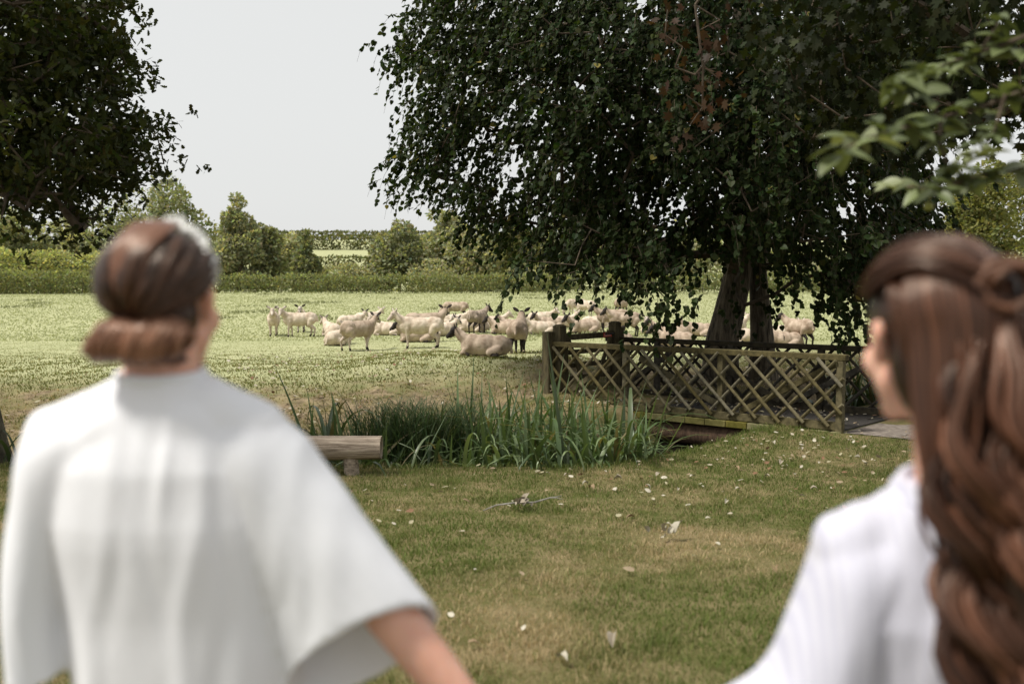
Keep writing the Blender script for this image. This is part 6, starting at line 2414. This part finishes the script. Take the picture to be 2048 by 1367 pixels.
    # the twist: rings round a dark hole
    for q in range(22):
        th = np.linspace(0, 2 * math.pi * 0.95, 20) + q * 0.8
        r = 0.024 + 0.010 * (q % 4) / 3 + 0.006 * (q > 3)
        P = np.stack([knot[0] + r * np.cos(th), knot[1] - 0.018 + 0.012 * np.sin(th * 2 + q) + 0.012 * (q > 3), knot[2] + 0.9 * r * np.sin(th)], -1)
        Hh.lock(P, 0.0050 * np.sin(np.pi * np.linspace(0.15, .85, 20)) ** .5, Hh.shade((0.10, 0.048, 0.03), (0.30, 0.165, 0.11), 0.5), flat=0.8)
    # long wavy lengths down the back: strands gather into loose curls that share a wave
    for c in range(34):
        u0 = (c + rg.uniform(0.1, 0.9)) / 34
        u0 = (u0 * 7.3) % 1.0
        lay0 = rg.random()
        ph0 = rg.uniform(0, 6.28)
        wl = rg.uniform(0.15, 0.24)
        am0 = rg.uniform(0.018, 0.036)
        top = c % 3 == 0
        ze0 = 0.96 + 0.12 * rg.random() + 0.10 * abs(u0 - 0.5)
        tone = Hh.shade((0.045, 0.018, 0.011), (0.30, 0.155, 0.10), 0.28, 0.95)
        tw = rg.uniform(-2.5, 2.5)
        for q in range(9):
            u = u0 + 0.030 * rg.normal()
            xs = 0.524 + 0.285 * u
            zs = 1.63 if top else 1.49 + 0.10 * math.sin(math.pi * min(max(u, 0), 1)) + 0.02 * rg.normal()
            ys = 1.300 - 0.05 * math.sin(math.pi * min(1, max(0, u) * 1.1 + 0.05)) - 0.035 * lay0
            xe = 0.575 + 0.215 * u0 + 0.012 * rg.normal()
            n = 26
            s = np.linspace(0, 1, n)
            z = zs - (zs - ze0 + 0.03 * rg.normal()) * s
            amp = am0 * ss(0.08, 0.5, s)
            cr = 0.0095 * np.sin(np.pi * np.clip(s * 1.1, 0, 1)) * rg.uniform(0.3, 1.2)
            aa = q * 2.4 + tw * s * 2
            arg = 2 * np.pi * z / wl + ph0 + 0.25 * rg.normal()
            x = xs + (xe - xs) * ss(0, 1, s) + amp * np.sin(arg) + cr * np.cos(aa)
            y = ys - 0.02 * ss(0, .3, s) * top - 0.055 * s * (1 - .5 * s) + 0.8 * amp * np.cos(arg) + cr * np.sin(aa) - 0.012 * lay0
            if top:
                x = x + (knot[0] - x) * (1 - ss(0, .25, s)); y = y + (knot[1] - 0.01 - y) * (1 - ss(0, .25, s))
            rad = 0.0062 * rg.uniform(0.6, 1.3) * np.clip(np.minimum(s * 6 + 0.35, (1 - s) * 4 + 0.08), 0.08, 1)
            Hh.lock(np.stack([x, y, z], -1), rad, tone * rg.uniform(0.4, 1.7), flat=0.6, sides=6)
    # under layer that falls from the back and sides of the head
    for q in range(70):
        a = -1.02 + 2.75 * q / 69
        P = smooth_path([on((math.sin(a), -math.cos(a) * 0.9 - 0.1, 0.62), 0.003), on((math.sin(a) * 1.0, -math.cos(a) - 0.15, 0.12), 0.007), on((math.sin(a) * 0.95, -math.cos(a) - 0.2, -0.45), 0.012),
                         hc + Rm @ np.array((0.080 * math.sin(a), -0.085 - 0.03 * math.cos(a), -0.14)), hc + Rm @ np.array((0.085 * math.sin(a) + 0.015, -0.10 - 0.02 * math.cos(a), -0.27 + 0.03 * rg.normal()))], 20)
        w = 0.006 * np.sin(np.linspace(0, 7, 20) + q * 0.5) * np.linspace(0, 1, 20)
        P[:, 0] += w
        Hh.lock(P, 0.0072 * np.clip(np.minimum(np.linspace(0.5, 5, 20), np.linspace(3, .1, 20)), .1, 1), Hh.shade((0.05, 0.021, 0.013), (0.25, 0.125, 0.08), 0.25), flat=0.5)
    # locks in front of and under the left ear
    for q in range(24):
        q = q * 9 / 24
        P = smooth_path([on((-0.95, -0.30 - 0.06 * q, 0.45), 0.004), on((-0.9, -0.50 - 0.05 * q, -0.15), 0.006), hc + np.array((-0.042 + 0.006 * q, -0.085, -0.085)), hc + np.array((-0.030 + 0.01 * q, -0.085, -0.17)), hc + np.array((-0.01 + 0.012 * q, -0.10, -0.28))], 18)
        Hh.lock(P, 0.0070 * np.clip(np.minimum(np.linspace(0.5, 5, 18), np.linspace(3, .1, 18)), .1, 1), Hh.shade((0.05, 0.021, 0.013), (0.22, 0.11, 0.07), 0.25), flat=0.5)
    Hh.obj('locks', hair)
    for s in (-1, 1):
        p = hc + Rm @ np.array((s * 0.029, 0.069, 0.004))
        V, Q, T = ell_vf(p, (0.011, 0.011, 0.011))
        obj('eye', V, [Q, T], M['eye'], t, smooth=True)


woman_bun()
woman_waves()
